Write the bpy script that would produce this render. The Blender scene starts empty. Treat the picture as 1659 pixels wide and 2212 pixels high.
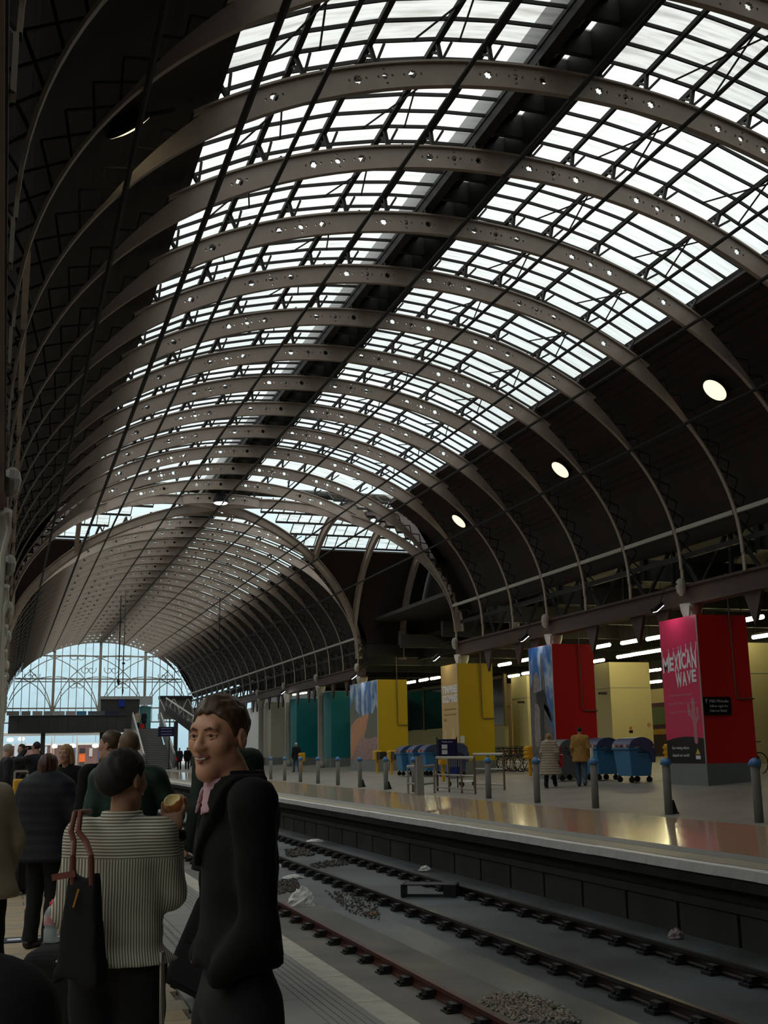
import bpy, math, random
import numpy as np
from mathutils import Vector, Matrix
from mathutils.geometry import delaunay_2d_cdt
random.seed(7)
SC = bpy.context.scene
COL = SC.collection
# ---------------------------------------------------------------- camera
IMW, IMH, FPX = 1659, 2212, 2450.0
CAMH = 1.65
YAW, PIT, ROL = [math.radians(a) for a in (18.34, 11.83, 0.95)]
_fw = Vector((math.sin(YAW)*math.cos(PIT), math.cos(YAW)*math.cos(PIT), math.sin(PIT)))
_rt = Vector((math.cos(YAW), -math.sin(YAW), 0))
_dn = -_rt.cross(_fw)
_r2 = _rt*math.cos(ROL) + _dn*math.sin(ROL)
_d2 = -_rt*math.sin(ROL) + _dn*math.cos(ROL)
cam_d = bpy.data.cameras.new('camera'); cam = bpy.data.objects.new('camera', cam_d); COL.objects.link(cam)
cam_d.sensor_fit = 'VERTICAL'; cam_d.sensor_height = 36.0; cam_d.lens = FPX/IMH*36.0
cam_d.clip_start = 0.05; cam_d.clip_end = 600
m4 = Matrix((( _r2.x, -_d2.x, -_fw.x, 0), (_r2.y, -_d2.y, -_fw.y, 0), (_r2.z, -_d2.z, -_fw.z, CAMH), (0, 0, 0, 1)))
cam.matrix_world = m4
SC.camera = cam
# ---------------------------------------------------------------- view, sky
SC.view_settings.view_transform = 'Standard'; SC.view_settings.look = 'None'
SC.view_settings.exposure = 0.0; SC.view_settings.gamma = 1.0
SC.view_settings.use_curve_mapping = False
W = bpy.data.worlds.new('overcast_sky'); SC.world = W; W.use_nodes = True
nt = W.node_tree; nt.nodes.clear()
_o = nt.nodes.new('ShaderNodeOutputWorld'); _b = nt.nodes.new('ShaderNodeBackground')
_t = nt.nodes.new('ShaderNodeTexCoord'); _s = nt.nodes.new('ShaderNodeSeparateXYZ'); _r = nt.nodes.new('ShaderNodeValToRGB')
nt.links.new(_t.outputs['Generated'], _s.inputs[0]); nt.links.new(_s.outputs['Z'], _r.inputs[0])
nt.links.new(_r.outputs[0], _b.inputs['Color']); nt.links.new(_b.outputs[0], _o.inputs[0])
# overcast sky: a little blue near the horizon, three times brighter overhead
_e = _r.color_ramp.elements
_e[0].position = 0.0; _e[0].color = (0.172, 0.258, 0.297, 1)
_e[1].position = 1.0; _e[1].color = (1.0, 1.0, 0.98, 1)
for pos, c in ((0.06, (0.249, 0.348, 0.383, 1)), (0.16, (0.275, 0.361, 0.396, 1)), (0.35, (0.55, 0.62, 0.64, 1)), (0.6, (0.85, 0.88, 0.88, 1))):
    k = _e.new(pos); k.color = c
_b.inputs['Strength'].default_value = 2.4

# ---------------------------------------------------------------- pixel helpers
def ray(x, y):
    return _r2*((x-829.5)/FPX) + _d2*((y-1106.0)/FPX) + _fw
def on_z(x, y, z):
    d = ray(x, y); t = (z-CAMH)/d.z; return Vector((d.x*t, d.y*t, z))
def on_x(x, y, X):
    d = ray(x, y); t = X/d.x; return Vector((X, d.y*t, CAMH+d.z*t))
def on_y(x, y, Y):
    d = ray(x, y); t = Y/d.y; return Vector((d.x*t, Y, CAMH+d.z*t))
SLOPE, EDGE_R = 0.058, 9.45          # far platform falls gently towards its edge
def zr(X): return max(0.0, SLOPE*(X-EDGE_R))
def on_fl(x, y):
    d = ray(x, y); t = (-SLOPE*EDGE_R-CAMH)/(d.z-SLOPE*d.x); return Vector((d.x*t, d.y*t, CAMH+d.z*t))

# ---------------------------------------------------------------- materials
MATS = {}
def mat(name, col, rough=0.6, metal=0.0, spec=0.4, noise=None, bump=0.0, emit=None, emit_s=0.0, scale=8.0, coat=0.0, alpha=None):
    """principled material; noise = (second colour, amount, scale) gives blotchy wear"""
    if name in MATS: return MATS[name]
    m = bpy.data.materials.new(name); m.use_nodes = True; n = m.node_tree.nodes; L = m.node_tree.links
    b = n['Principled BSDF']
    b.inputs['Base Color'].default_value = (*col, 1); b.inputs['Roughness'].default_value = rough
    b.inputs['Metallic'].default_value = metal; b.inputs['Specular IOR Level'].default_value = spec
    if coat: b.inputs['Coat Weight'].default_value = coat; b.inputs['Coat Roughness'].default_value = 0.08
    if emit: b.inputs['Emission Color'].default_value = (*emit, 1); b.inputs['Emission Strength'].default_value = emit_s
    if alpha is not None: b.inputs['Alpha'].default_value = alpha
    tc = n.new('ShaderNodeTexCoord')
    if noise:
        c2, amt, sc = noise
        tx = n.new('ShaderNodeTexNoise'); tx.inputs['Scale'].default_value = sc; tx.inputs['Detail'].default_value = 6
        L.new(tc.outputs['Object'], tx.inputs['Vector'])
        mr = n.new('ShaderNodeMapRange'); mr.inputs[1].default_value = 0.35; mr.inputs[2].default_value = 0.7; mr.inputs[4].default_value = amt
        L.new(tx.outputs['Fac'], mr.inputs[0])
        mx = n.new('ShaderNodeMix'); mx.data_type = 'RGBA'
        mx.inputs[6].default_value = (*col, 1); mx.inputs[7].default_value = (*c2, 1)
        L.new(mr.outputs[0], mx.inputs[0]); L.new(mx.outputs[2], b.inputs['Base Color'])
    if bump:
        tb = n.new('ShaderNodeTexNoise'); tb.inputs['Scale'].default_value = scale*4; tb.inputs['Detail'].default_value = 4
        L.new(tc.outputs['Object'], tb.inputs['Vector'])
        bp = n.new('ShaderNodeBump'); bp.inputs['Strength'].default_value = bump; bp.inputs['Distance'].default_value = 0.02
        L.new(tb.outputs['Fac'], bp.inputs['Height']); L.new(bp.outputs[0], b.inputs['Normal'])
    MATS[name] = m
    return m
def glass_mat(name, tint, dirt, dirt_amt, trans=0.85):
    """old wired glass: mostly see-through, partly scattering, with streaks of dirt"""
    m = bpy.data.materials.new(name); m.use_nodes = True; n = m.node_tree.nodes; L = m.node_tree.links; n.clear()
    o = n.new('ShaderNodeOutputMaterial'); tr = n.new('ShaderNodeBsdfTransparent'); tl = n.new('ShaderNodeBsdfTranslucent')
    mx = n.new('ShaderNodeMixShader'); mx.inputs[0].default_value = 1-trans
    tc = n.new('ShaderNodeTexCoord'); mp = n.new('ShaderNodeMapping'); mp.inputs['Scale'].default_value = (0.7, 7.0, 0.7)
    ge = n.new('ShaderNodeNewGeometry'); L.new(ge.outputs['Position'], mp.inputs[0])
    tx = n.new('ShaderNodeTexNoise'); tx.inputs['Scale'].default_value = 1.3; tx.inputs['Detail'].default_value = 7
    L.new(mp.outputs[0], tx.inputs['Vector'])
    mr = n.new('ShaderNodeMapRange'); mr.inputs[1].default_value = 0.45; mr.inputs[2].default_value = 0.8; mr.inputs[4].default_value = dirt_amt
    L.new(tx.outputs['Fac'], mr.inputs[0])
    cm = n.new('ShaderNodeMix'); cm.data_type = 'RGBA'; cm.inputs[6].default_value = (*tint, 1); cm.inputs[7].default_value = (*dirt, 1)
    L.new(mr.outputs[0], cm.inputs[0]); L.new(cm.outputs[2], tr.inputs['Color']); L.new(cm.outputs[2], tl.inputs['Color'])
    L.new(tr.outputs[0], mx.inputs[1]); L.new(tl.outputs[0], mx.inputs[2]); L.new(mx.outputs[0], o.inputs[0])
    MATS[name] = m
    return m

# ---------------------------------------------------------------- mesh helpers
class MB:
    def __init__(s): s.v = []; s.f = []; s.smooth = False
    def add(s, vs, fs):
        k = len(s.v); s.v += [tuple(p) for p in vs]; s.f += [tuple(i+k for i in f) for f in fs]; return s
    def box(s, x0, x1, y0, y1, z0, z1, M=None):
        vs = [(x, y, z) for x in (x0, x1) for y in (y0, y1) for z in (z0, z1)]
        if M is not None: vs = [tuple(M @ Vector(p)) for p in vs]
        return s.add(vs, [(0, 1, 3, 2), (4, 6, 7, 5), (0, 4, 5, 1), (2, 3, 7, 6), (0, 2, 6, 4), (1, 5, 7, 3)])
    def beam(s, a, b, w, h, up=(0, 0, 1)):
        a, b = Vector(a), Vector(b); d = (b-a).normalized(); u = Vector(up)
        if abs(d.dot(u)) > 0.97: u = Vector((1, 0, 0))
        r = d.cross(u).normalized(); u = r.cross(d)
        vs = [p+r*(i*w/2)+u*(j*h/2) for p in (a, b) for i, j in ((-1, -1), (1, -1), (1, 1), (-1, 1))]
        return s.add(vs, [(0, 3, 2, 1), (4, 5, 6, 7), (0, 1, 5, 4), (1, 2, 6, 5), (2, 3, 7, 6), (3, 0, 4, 7)])
    def tube(s, pts, r, n=8, closed=False):
        pts = [Vector(p) for p in pts]; N = len(pts); rings = []; prev = None
        rr = r if isinstance(r, (list, tuple)) else [r]*N
        for i, p in enumerate(pts):
            if closed: d = pts[(i+1) % N]-pts[i-1]
            else: d = pts[min(i+1, N-1)]-pts[max(i-1, 0)]
            d.normalize()
            if prev is None:
                u = Vector((0, 0, 1)) if abs(d.z) < 0.9 else Vector((1, 0, 0)); u = (u-d*u.dot(d)).normalized()
            else: u = (prev-d*prev.dot(d)).normalized()
            prev = u; w = d.cross(u)
            rings.append([p+(u*math.cos(2*math.pi*k/n)+w*math.sin(2*math.pi*k/n))*rr[i] for k in range(n)])
        k0 = len(s.v)
        for R in rings: s.v += [tuple(q) for q in R]
        for i in range(N if closed else N-1):
            j = (i+1) % N
            for k in range(n):
                s.f.append((k0+i*n+k, k0+i*n+(k+1) % n, k0+j*n+(k+1) % n, k0+j*n+k))
        if not closed:
            s.f.append(tuple(k0+k for k in range(n-1, -1, -1))); s.f.append(tuple(k0+(N-1)*n+k for k in range(n)))
        return s
    def lathe(s, prof, n=16, M=None, cap=True):
        k0 = len(s.v)
        for r, z in prof:
            for k in range(n):
                p = Vector((r*math.cos(2*math.pi*k/n), r*math.sin(2*math.pi*k/n), z))
                s.v.append(tuple(M @ p if M is not None else p))
        for i in range(len(prof)-1):
            for k in range(n):
                s.f.append((k0+i*n+k, k0+i*n+(k+1) % n, k0+(i+1)*n+(k+1) % n, k0+(i+1)*n+k))
        if cap:
            s.f.append(tuple(k0+k for k in range(n-1, -1, -1))); s.f.append(tuple(k0+(len(prof)-1)*n+k for k in range(n)))
        return s
    def prism(s, poly, fn0, fn1):
        """poly: 2-d outline; fn0/fn1 map a 2-d point to the two faces"""
        n = len(poly); vs = [tuple(fn0(p)) for p in poly]+[tuple(fn1(p)) for p in poly]
        return s.add(vs, [tuple(range(n-1, -1, -1)), tuple(range(n, 2*n))]+[(i, (i+1) % n, n+(i+1) % n, n+i) for i in range(n)])
    def mesh(s, name, m):
        me = bpy.data.meshes.new(name); me.from_pydata(s.v, [], s.f); me.update()
        if m is not None: me.materials.append(m)
        if s.smooth: me.polygons.foreach_set('use_smooth', [True]*len(me.polygons))
        return me
    def build(s, name, m, parent=None, smooth=None):
        if smooth is not None: s.smooth = smooth
        return obj(name, s.mesh(name, m), parent)
def obj(name, me, parent=None, loc=None, rz=None):
    o = bpy.data.objects.new(name, me); COL.objects.link(o)
    if parent is not None: o.parent = parent
    if loc is not None: o.location = loc
    if rz is not None: o.rotation_euler = (0, 0, rz)
    return o
def empty(name, loc=(0, 0, 0), rz=0.0):
    o = bpy.data.objects.new(name, None); COL.objects.link(o); o.location = loc; o.rotation_euler = (0, 0, rz); o.empty_display_size = 0.1; return o
def tag(o, label, cat, group=None):
    o['label'] = label; o['category'] = cat
    if group: o['group'] = group
    return o
def struct(o, label=None):
    o['kind'] = 'structure'
    if label: o['label'] = label
    return o
def copy_tree(o, parent=None):
    c = o.copy(); COL.objects.link(c); c.parent = parent
    for ch in list(o.children): copy_tree(ch, c)
    return c
def bevel(o, w=0.01, seg=2):
    b = o.modifiers.new('bevel', 'BEVEL'); b.width = w; b.segments = seg; b.limit_method = 'ANGLE'; return o
def text_mesh(txt, size, depth=0.004, align='LEFT', spacing=1.0, fit=None, bold=0.0):
    cu = bpy.data.curves.new('lettering', 'FONT'); cu.body = txt; cu.size = size; cu.extrude = depth; cu.align_x = align; cu.space_line = spacing; cu.offset = bold
    o = bpy.data.objects.new('lettering_tmp', cu); COL.objects.link(o)
    dg = bpy.context.evaluated_depsgraph_get(); dg.update()
    me = bpy.data.meshes.new_from_object(o.evaluated_get(dg)); bpy.data.objects.remove(o); bpy.data.curves.remove(cu)
    if fit:
        vs = np.array([v.co[:] for v in me.vertices])
        if len(vs):
            lo, hi = vs.min(0), vs.max(0); sc = fit/(hi[0]-lo[0])
            for v in me.vertices: v.co = Vector(((v.co.x-lo[0])*sc, v.co.y*sc, v.co.z))
    return me
def lettering(name, me, m, parent, M):
    me.materials.clear(); me.materials.append(m); me.transform(M); return obj(name, me, parent)

# common materials
M_RIB = mat('painted_rib_iron', (0.335, 0.275, 0.23), 0.55, noise=((0.22, 0.18, 0.15), 0.5, 3.0))
M_DARKIRON = mat('dark_iron', (0.02, 0.019, 0.018), 0.65, spec=0.25)
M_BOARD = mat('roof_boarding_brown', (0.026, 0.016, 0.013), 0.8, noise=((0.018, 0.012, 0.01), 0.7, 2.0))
M_COLUMN = mat('column_paint_stone', (0.40, 0.38, 0.33), 0.5, noise=((0.30, 0.28, 0.25), 0.5, 4.0))
M_GIRDER = mat('girder_brown', (0.065, 0.034, 0.022), 0.6, noise=((0.035, 0.024, 0.018), 0.6, 3.0))
M_STEEL = mat('brushed_steel', (0.55, 0.54, 0.5), 0.35, 0.85)
M_BLACK = mat('black_plastic', (0.012, 0.012, 0.013), 0.45)
M_RUBBER = mat('rubber_black', (0.01, 0.01, 0.01), 0.8)
M_WHITE = mat('white_paint', (0.75, 0.75, 0.73), 0.5)
M_TUBE = mat('lit_fluorescent_tube', (1, 1, 1), 0.5, emit=(1.0, 0.9, 0.5), emit_s=38.0)
M_LAMP = mat('lit_flood_glass', (1, 1, 1), 0.5, emit=(0.92, 0.95, 1.0), emit_s=22.0)
M_GLASS = glass_mat('roof_glass', (0.92, 0.92, 0.90), (0.42, 0.41, 0.36), 0.6)
M_GLASS_END = glass_mat('end_screen_glass', (0.93, 0.96, 0.97), (0.7, 0.75, 0.75), 0.35, 0.93)
M_GLASS_SOOTY_DIM = glass_mat('roof_glass_sooty_dimmed', (0.69, 0.69, 0.67), (0.42, 0.41, 0.38), 0.7)  # greyish dirt, tint lowered further to darken the nearest ribs
M_GLASS_MID = glass_mat('roof_glass_dimmed', (0.79, 0.79, 0.775), (0.55, 0.54, 0.5), 0.5)  # tint lowered to dim the light on the nearer ribs
M_GLASS_FAIR = glass_mat('roof_glass_part_dimmed', (0.87, 0.87, 0.86), (0.6, 0.59, 0.55), 0.5)  # tint lowered a little, easing from dimmed panes to clear ones
# ================================================================ THE SHED
XC, RA, RB, Z0, ZF = 9.45, 9.6, 6.7, 6.8, 6.3
RIB_D, OFFG = 0.45, 0.95
def rib_y(n): return 17.0+3.05*(n-1)
N0, N1, NG = -5, 37, -1               # first rib, last rib, first glazed bay
YT = (rib_y(11)+rib_y(16))/2; HT = rib_y(16)-YT   # transept axis and half width
def arc(th, off=0.0):
    c, s = math.cos(th), math.sin(th); nx, nz = c/RA, s/RB; l = math.hypot(nx, nz)
    return (XC+RA*c+nx/l*off, Z0+RB*s+nz/l*off)
def th_dx(dx): return math.acos(max(-1, min(1, dx/RA)))
# ---- one rib: web pierced by stars and crosses, flanges along both edges
def rib_meshes(tmax_dx=None):
    th0 = th_dx(8.5) if tmax_dx is None else th_dx(tmax_dx)
    def tap(th):
        if tmax_dx is not None: return 1.0
        return max(0.09, min(1.0, 1-(abs(RA*math.cos(th))-6.3)/2.2))
    N = 120; ths = [th0+(math.pi-2*th0)*i/N for i in range(N+1)]
    P = [arc(t, RIB_D/2) for t in ths]; S = [0.0]
    for i in range(N): S.append(S[-1]+math.dist(P[i], P[i+1]))
    def s_of(th): return float(np.interp(th, ths, S))
    def th_of(s): return float(np.interp(s, S, ths))
    pts, edges, holes = [], [], []
    def loop(poly):
        k = len(pts); pts.extend(Vector(p) for p in poly); n = len(poly)
        edges.extend((k+i, k+(i+1) % n) for i in range(n))
    outer = [(s, 0.0) for s in S]+[(s, RIB_D) for s in reversed(S)]
    loop(outer)
    def hole(poly): holes.append(poly); loop(poly)
    def dot(s, t, rs, rt, n=8): hole([(s+rs*math.cos(2*math.pi*k/n), t+rt*math.sin(2*math.pi*k/n)) for k in range(n)])
    for sd in (-1, 1):
        for dx, kind in ((0.57, 0), (1.12, 1), (1.66, 0), (3.1, 0), (3.6, 1), (4.1, 0), (5.55, 0)):
            if tmax_dx is not None and dx > tmax_dx-0.35: continue
            s = s_of(th_dx(sd*dx)); t = RIB_D/2
            if kind == 0:
                hole([(s+r*math.cos(math.pi*k/8), t+r*math.sin(math.pi*k/8)) for k in range(16) for r in ((0.088 if k % 2 == 0 else 0.066),)])
                dot(s-0.165, t, 0.02, 0.03); dot(s+0.165, t, 0.02, 0.03)
            else:
                dot(s, t, 0.062, 0.062, 10)
                dot(s-0.135, t, 0.024, 0.03); dot(s+0.135, t, 0.024, 0.03); dot(s, t-0.135, 0.026, 0.022); dot(s, t+0.135, 0.026, 0.022)
    vs, es, fs, *_ = delaunay_2d_cdt(pts, edges, [], 0, 1e-5)
    def inside(p, poly):
        r = False; n = len(poly); x, y = p
        for i in range(n):
            x1, y1 = poly[i]; x2, y2 = poly[i-1]
            if (y1 > y) != (y2 > y) and x < (x2-x1)*(y-y1)/(y2-y1)+x1: r = not r
        return r
    bb = [(min(p[0] for p in h), max(p[0] for p in h), h) for h in holes]
    keep = []
    for f in fs:
        cx = sum(vs[i][0] for i in f)/3; cy = sum(vs[i][1] for i in f)/3
        if any(a < cx < b and inside((cx, cy), h) for a, b, h in bb): continue
        keep.append(tuple(f))
    mb = MB(); n = len(vs); w = 0.03
    for y in (-w, w):
        for v in vs:
            t_ = th_of(v[0]); x, z = arc(t_, v[1]*tap(t_)); mb.v.append((x, y, z))
    cnt = {}
    for f in keep:
        mb.f.append(tuple(f)); mb.f.append(tuple(i+n for i in reversed(f)))
        for a, b in zip(f, f[1:]+f[:1]): cnt[(a, b)] = 1
    for (a, b) in cnt:
        if (b, a) not in cnt: mb.f.append((b, a, a+n, b+n))
    if tmax_dx is None:
        for sx in (XC-RA-0.04, XC+RA): mb.box(sx, sx+0.04, -0.06, 0.06, ZF, Z0)
        tl = th_dx(6.75); NL = 11; lat = MB()
        for sd in (0, 1):
            for i in range(NL):
                t0, t1 = tl*i/NL, tl*(i+1)/NL
                if sd: t0, t1 = math.pi-t0, math.pi-t1
                for a, b in ((arc(t0, 0), arc(t1, RIB_D)), (arc(t0, RIB_D), arc(t1, 0))): lat.beam((a[0], 0, a[1]), (b[0], 0, b[1]), 0.04, 0.035)
    web = mb.mesh('rib_web', M_RIB)
    fl = [lat.mesh('lower_lattice', M_DARKIRON)] if tmax_dx is None else []  # dark iron here puts the haunch shade into the lower rib
    if tmax_dx is None: th0 = 0.0
    for off, hw in ((0.0, 0.06), (RIB_D, 0.09)):
        m = MB(); M2 = 72
        if off and tmax_dx is None: th0 = th_dx(6.75)
        for i in range(M2+1):
            th = th0+(math.pi-2*th0)*i/M2
            for o in (off-0.02, off+0.02):
                x, z = arc(th, o)
                m.v += [(x, -hw, z), (x, hw, z)]
        for i in range(M2):
            a, b = i*4, i*4+4
            m.f += [(a, a+1, b+1, b), (a+2, b+2, b+3, a+3), (a, b, b+2, a+2), (a+1, a+3, b+3, b+1)]
        fl.append(m.mesh('rib_flange', M_RIB))
    return web, fl
M_WEB, M_FL = rib_meshes()
def side_board(y0, y1, sd, d0, d1=None, z_low=7.5):
    """lapped boards on one haunch from offset d0 (distance from crown) down"""
    m = MB(); ts = []
    ta = th_dx(d0); n = 26
    pr = []
    tb = math.asin(max(0.02, (z_low-Z0)/RB))
    for i in range(n+1):
        th = ta+(tb-ta)*i/n
        x, z = arc(th, 0.66); x2, z2 = arc(th, 0.62)
        pr += [(x, z), (x2, z2)] if i else [(x, z)]
    out = [arc(tb, 0.78), arc((ta+tb)/2, 0.8), arc(ta, 0.8)]
    k = len(pr)
    poly = pr+out
    f = (lambda p: XC+(p[0]-XC)*sd)
    m.prism(poly, lambda p: (f(p), y0, p[1]), lambda p: (f(p), y1, p[1]))
    return m
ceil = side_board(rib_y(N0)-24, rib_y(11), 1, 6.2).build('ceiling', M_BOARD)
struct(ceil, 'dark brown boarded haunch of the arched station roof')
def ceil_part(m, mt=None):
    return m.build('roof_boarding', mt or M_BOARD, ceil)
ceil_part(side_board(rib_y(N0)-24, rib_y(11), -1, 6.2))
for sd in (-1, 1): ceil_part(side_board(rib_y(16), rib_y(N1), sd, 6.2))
# unseen crown over and behind the photographer, made solid to block skylight
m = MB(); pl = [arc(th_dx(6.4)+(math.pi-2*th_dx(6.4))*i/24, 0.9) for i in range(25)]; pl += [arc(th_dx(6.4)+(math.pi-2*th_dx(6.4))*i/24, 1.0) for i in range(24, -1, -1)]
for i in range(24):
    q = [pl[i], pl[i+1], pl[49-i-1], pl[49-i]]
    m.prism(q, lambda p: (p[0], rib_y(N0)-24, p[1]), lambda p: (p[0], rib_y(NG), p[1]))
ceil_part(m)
# ribs
bracket = MB()
bracket.beam((0, 0, RIB_D), (0, 0, OFFG-0.08), 0.07, 0.07)
bracket.beam((0.0, 0, RIB_D+0.02), (0.28, 0, OFFG-0.1), 0.05, 0.05); bracket.beam((0, 0, RIB_D+0.18), (0, 0.3, OFFG-0.1), 0.05, 0.05)
BR_ME = bracket.mesh('bracket', M_DARKIRON)
PDX = (0.6, 1.55, 2.5, 3.7, 4.95, 6.2)
def put_brackets(rib, lim=99):
    for dx in [d*s for d in PDX for s in (-1, 1)]:
        if abs(dx) > lim: continue
        th = th_dx(dx); x, z = arc(th, 0); x1, z1 = arc(th, 1.0)
        b = obj('bracket', BR_ME, rib); b.location = (x, 0, z); b.rotation_euler = (0, math.atan2(x1-x, z1-z), 0)
WEB_T = {}
for n in range(N0, N1+1):
    lim = 99
    if n in (12, 15): lim = 5.7
    if n in (13, 14): lim = 1.85
    if lim < 99:
        if lim not in WEB_T: WEB_T[lim] = rib_meshes(lim)
        wm, fm = WEB_T[lim]
    else: wm, fm = M_WEB, M_FL
    r = obj('rib', wm, ceil, (0, rib_y(n), 0))
    for f in fm: obj('lower_lattice' if f.name.startswith('lower') else 'flange', f, r)
    if n >= -1: put_brackets(r, lim)
# ---- longitudinal tie rods under the ribs
for dx, zz, rr in [(0, None, 0.05), (2.35, None, 0.045), (-2.35, None, 0.045), (5.0, None, 0.045), (-5.0, None, 0.045), (6.25, None, 0.05), (-6.25, None, 0.06), (8.1, None, 0.05), (-8.1, None, 0.05)]:
    x, z = arc(th_dx(dx), -0.05)
    MB().tube([(x, rib_y(N0), z), (x, rib_y(N1), z)], rr, 6).build('tie_rod', M_DARKIRON, ceil)
for sd in (-1, 1):
    x = XC+sd*(RA-0.02)
    for n in range(0, N1):
        if 11 <= n < 16: continue
        MB().beam((x-sd*0.1, rib_y(n)+0.1, 7.95), (x-sd*0.1, rib_y(n+1)-0.1, 7.95), 0.09, 0.12).build('haunch_strut', M_COLUMN if sd > 0 else M_RIB, ceil)
# ---- skylight bays: five panes along the bay, five up each slope
PANE = {}
def pane_mesh(i, sd, gm=None, ln=0.585):
    gm = gm or M_GLASS; key = (i, sd, gm.name)
    if key in PANE: return PANE[key]
    ta, tb = th_dx(sd*PDX[i]), th_dx(sd*PDX[i+1]); m = MB()
    q = [arc(ta, OFFG), arc(tb, OFFG), arc(tb, OFFG+0.015), arc(ta, OFFG+0.015)]
    m.prism(q, lambda p: (p[0], 0.0, p[1]), lambda p: (p[0], ln, p[1]))
    PANE[key] = m.mesh('pane', gm); return PANE[key]
bar = MB()
for sd in (-1, 1):
    for i in range(5):
        ta, tb = th_dx(sd*PDX[i]), th_dx(sd*PDX[i+1])
        a, b = arc(ta, OFFG-0.03), arc(tb, OFFG-0.03)
        bar.beam((a[0], 0, a[1]), (b[0], 0, b[1]), 0.035, 0.07)
BAR_ME = bar.mesh('glazing_bar', M_DARKIRON)
PURL = {}
def purlin_mesh(dx):
    if dx not in PURL:
        x, z = arc(th_dx(dx), OFFG-0.08); w = 0.1 if dx < 0 else 0.07
        PURL[dx] = MB().beam((x, 0, z), (x, 3.05, z), w, 0.1).mesh('purlin', M_DARKIRON)
    return PURL[dx]
rod = MB()
for sd in (-1, 1):
    for c in (2.5, 4.95):
        for s2 in (-1, 1):
            a = arc(th_dx(sd*(c-0.32*s2)), 0.52); b = arc(th_dx(sd*(c+0.42*s2)), 0.9)
            rod.tube([(a[0], 0, a[1]), (b[0], 3.05, b[1])], 0.02, 5)
ROD_ME = rod.mesh('bracing_rods', M_DARKIRON)
# ridge vent over one bay
rv = MB()
for sd in (-1, 1):
    x, z = arc(th_dx(sd*0.52), OFFG)
    rv.box(x-0.11, x+0.11, 0, 3.05, z-0.35, z+0.5)
x0, zt = arc(th_dx(0.0), OFFG)
rv.box(XC-0.5, XC+0.22, 0.0, 3.05, zt+0.5, zt+0.55)
for yy in (0.0, 0.95, 2.0): rv.box(XC-0.48, XC+0.48, yy-0.06, yy+0.06, zt-0.05, zt+0.5)
rv.box(XC+0.18, XC+0.24, 0.0, 3.05, zt+0.35, zt+0.5)
RV_ME = rv.mesh('ridge_vent', M_DARKIRON)
M_RVP = mat('ridge_lining_grey', (0.32, 0.32, 0.31), 0.7)
RVP_ME = MB().box(XC-0.45, XC+0.18, 0.1, 2.95, zt+0.44, zt+0.49).mesh('ridge_lining', M_RVP)
RVG_ME = MB().box(XC+0.22, XC+0.5, 0.0, 3.05, zt+0.46, zt+0.475).mesh('ridge_pane', M_GLASS)
wn = 0
for n in range(NG, N1):
    if 12 <= n < 15: cls = 'crown'
    elif n in (11, 15): cls = 'part'
    else: cls = 'full'
    wn += 1
    y = rib_y(n)
    w = empty('window_%d' % wn, (0, y, 0)); struct(w, 'glazed skylight bay between two arched roof ribs')
    obj('ridge_vent', RV_ME, w); obj('ridge_lining', RVP_ME, w); obj('ridge_pane', RVG_ME, w)
    kmax = 5 if cls == 'full' else (4 if cls == 'part' else 1)
    for sd in (-1, 1):
        for i in range(kmax+1):
            obj('purlin', purlin_mesh(sd*PDX[i]), w)
    if n <= 12:
        for sd in (-1, 1):
            for i in range(kmax):
                for j in range(5): obj('pane', pane_mesh(i, sd, M_GLASS_SOOTY_DIM if n <= 0 else (M_GLASS_MID if n <= 6 else (M_GLASS_FAIR if n <= 10 else M_GLASS))), w, (0, 0.0125+0.61*j, 0))
        if kmax == 5:
            for j in range(5): obj('glazing_bar', BAR_ME, w, (0, 0.61*j, 0))
    else:
        g = MB()
        for sd in (-1, 1):
            for i in range(kmax):
                ta, tb = th_dx(sd*PDX[i]), th_dx(sd*PDX[i+1])
                q = [arc(ta, OFFG), arc(tb, OFFG), arc(tb, OFFG+0.015), arc(ta, OFFG+0.015)]
                for j in range(5): g.prism(q, lambda p: (p[0], 0.0125+0.61*j, p[1]), lambda p: (p[0], 0.5975+0.61*j, p[1]))
        o = g.build('panes', M_GLASS, w); o['kind'] = 'stuff'
        if kmax == 5:
            for j in range(0, 5): obj('glazing_bar', BAR_ME, w, (0, 0.61*j, 0))
    if cls == 'full' and n < 26: obj('bracing_rods', ROD_ME, w)
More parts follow.
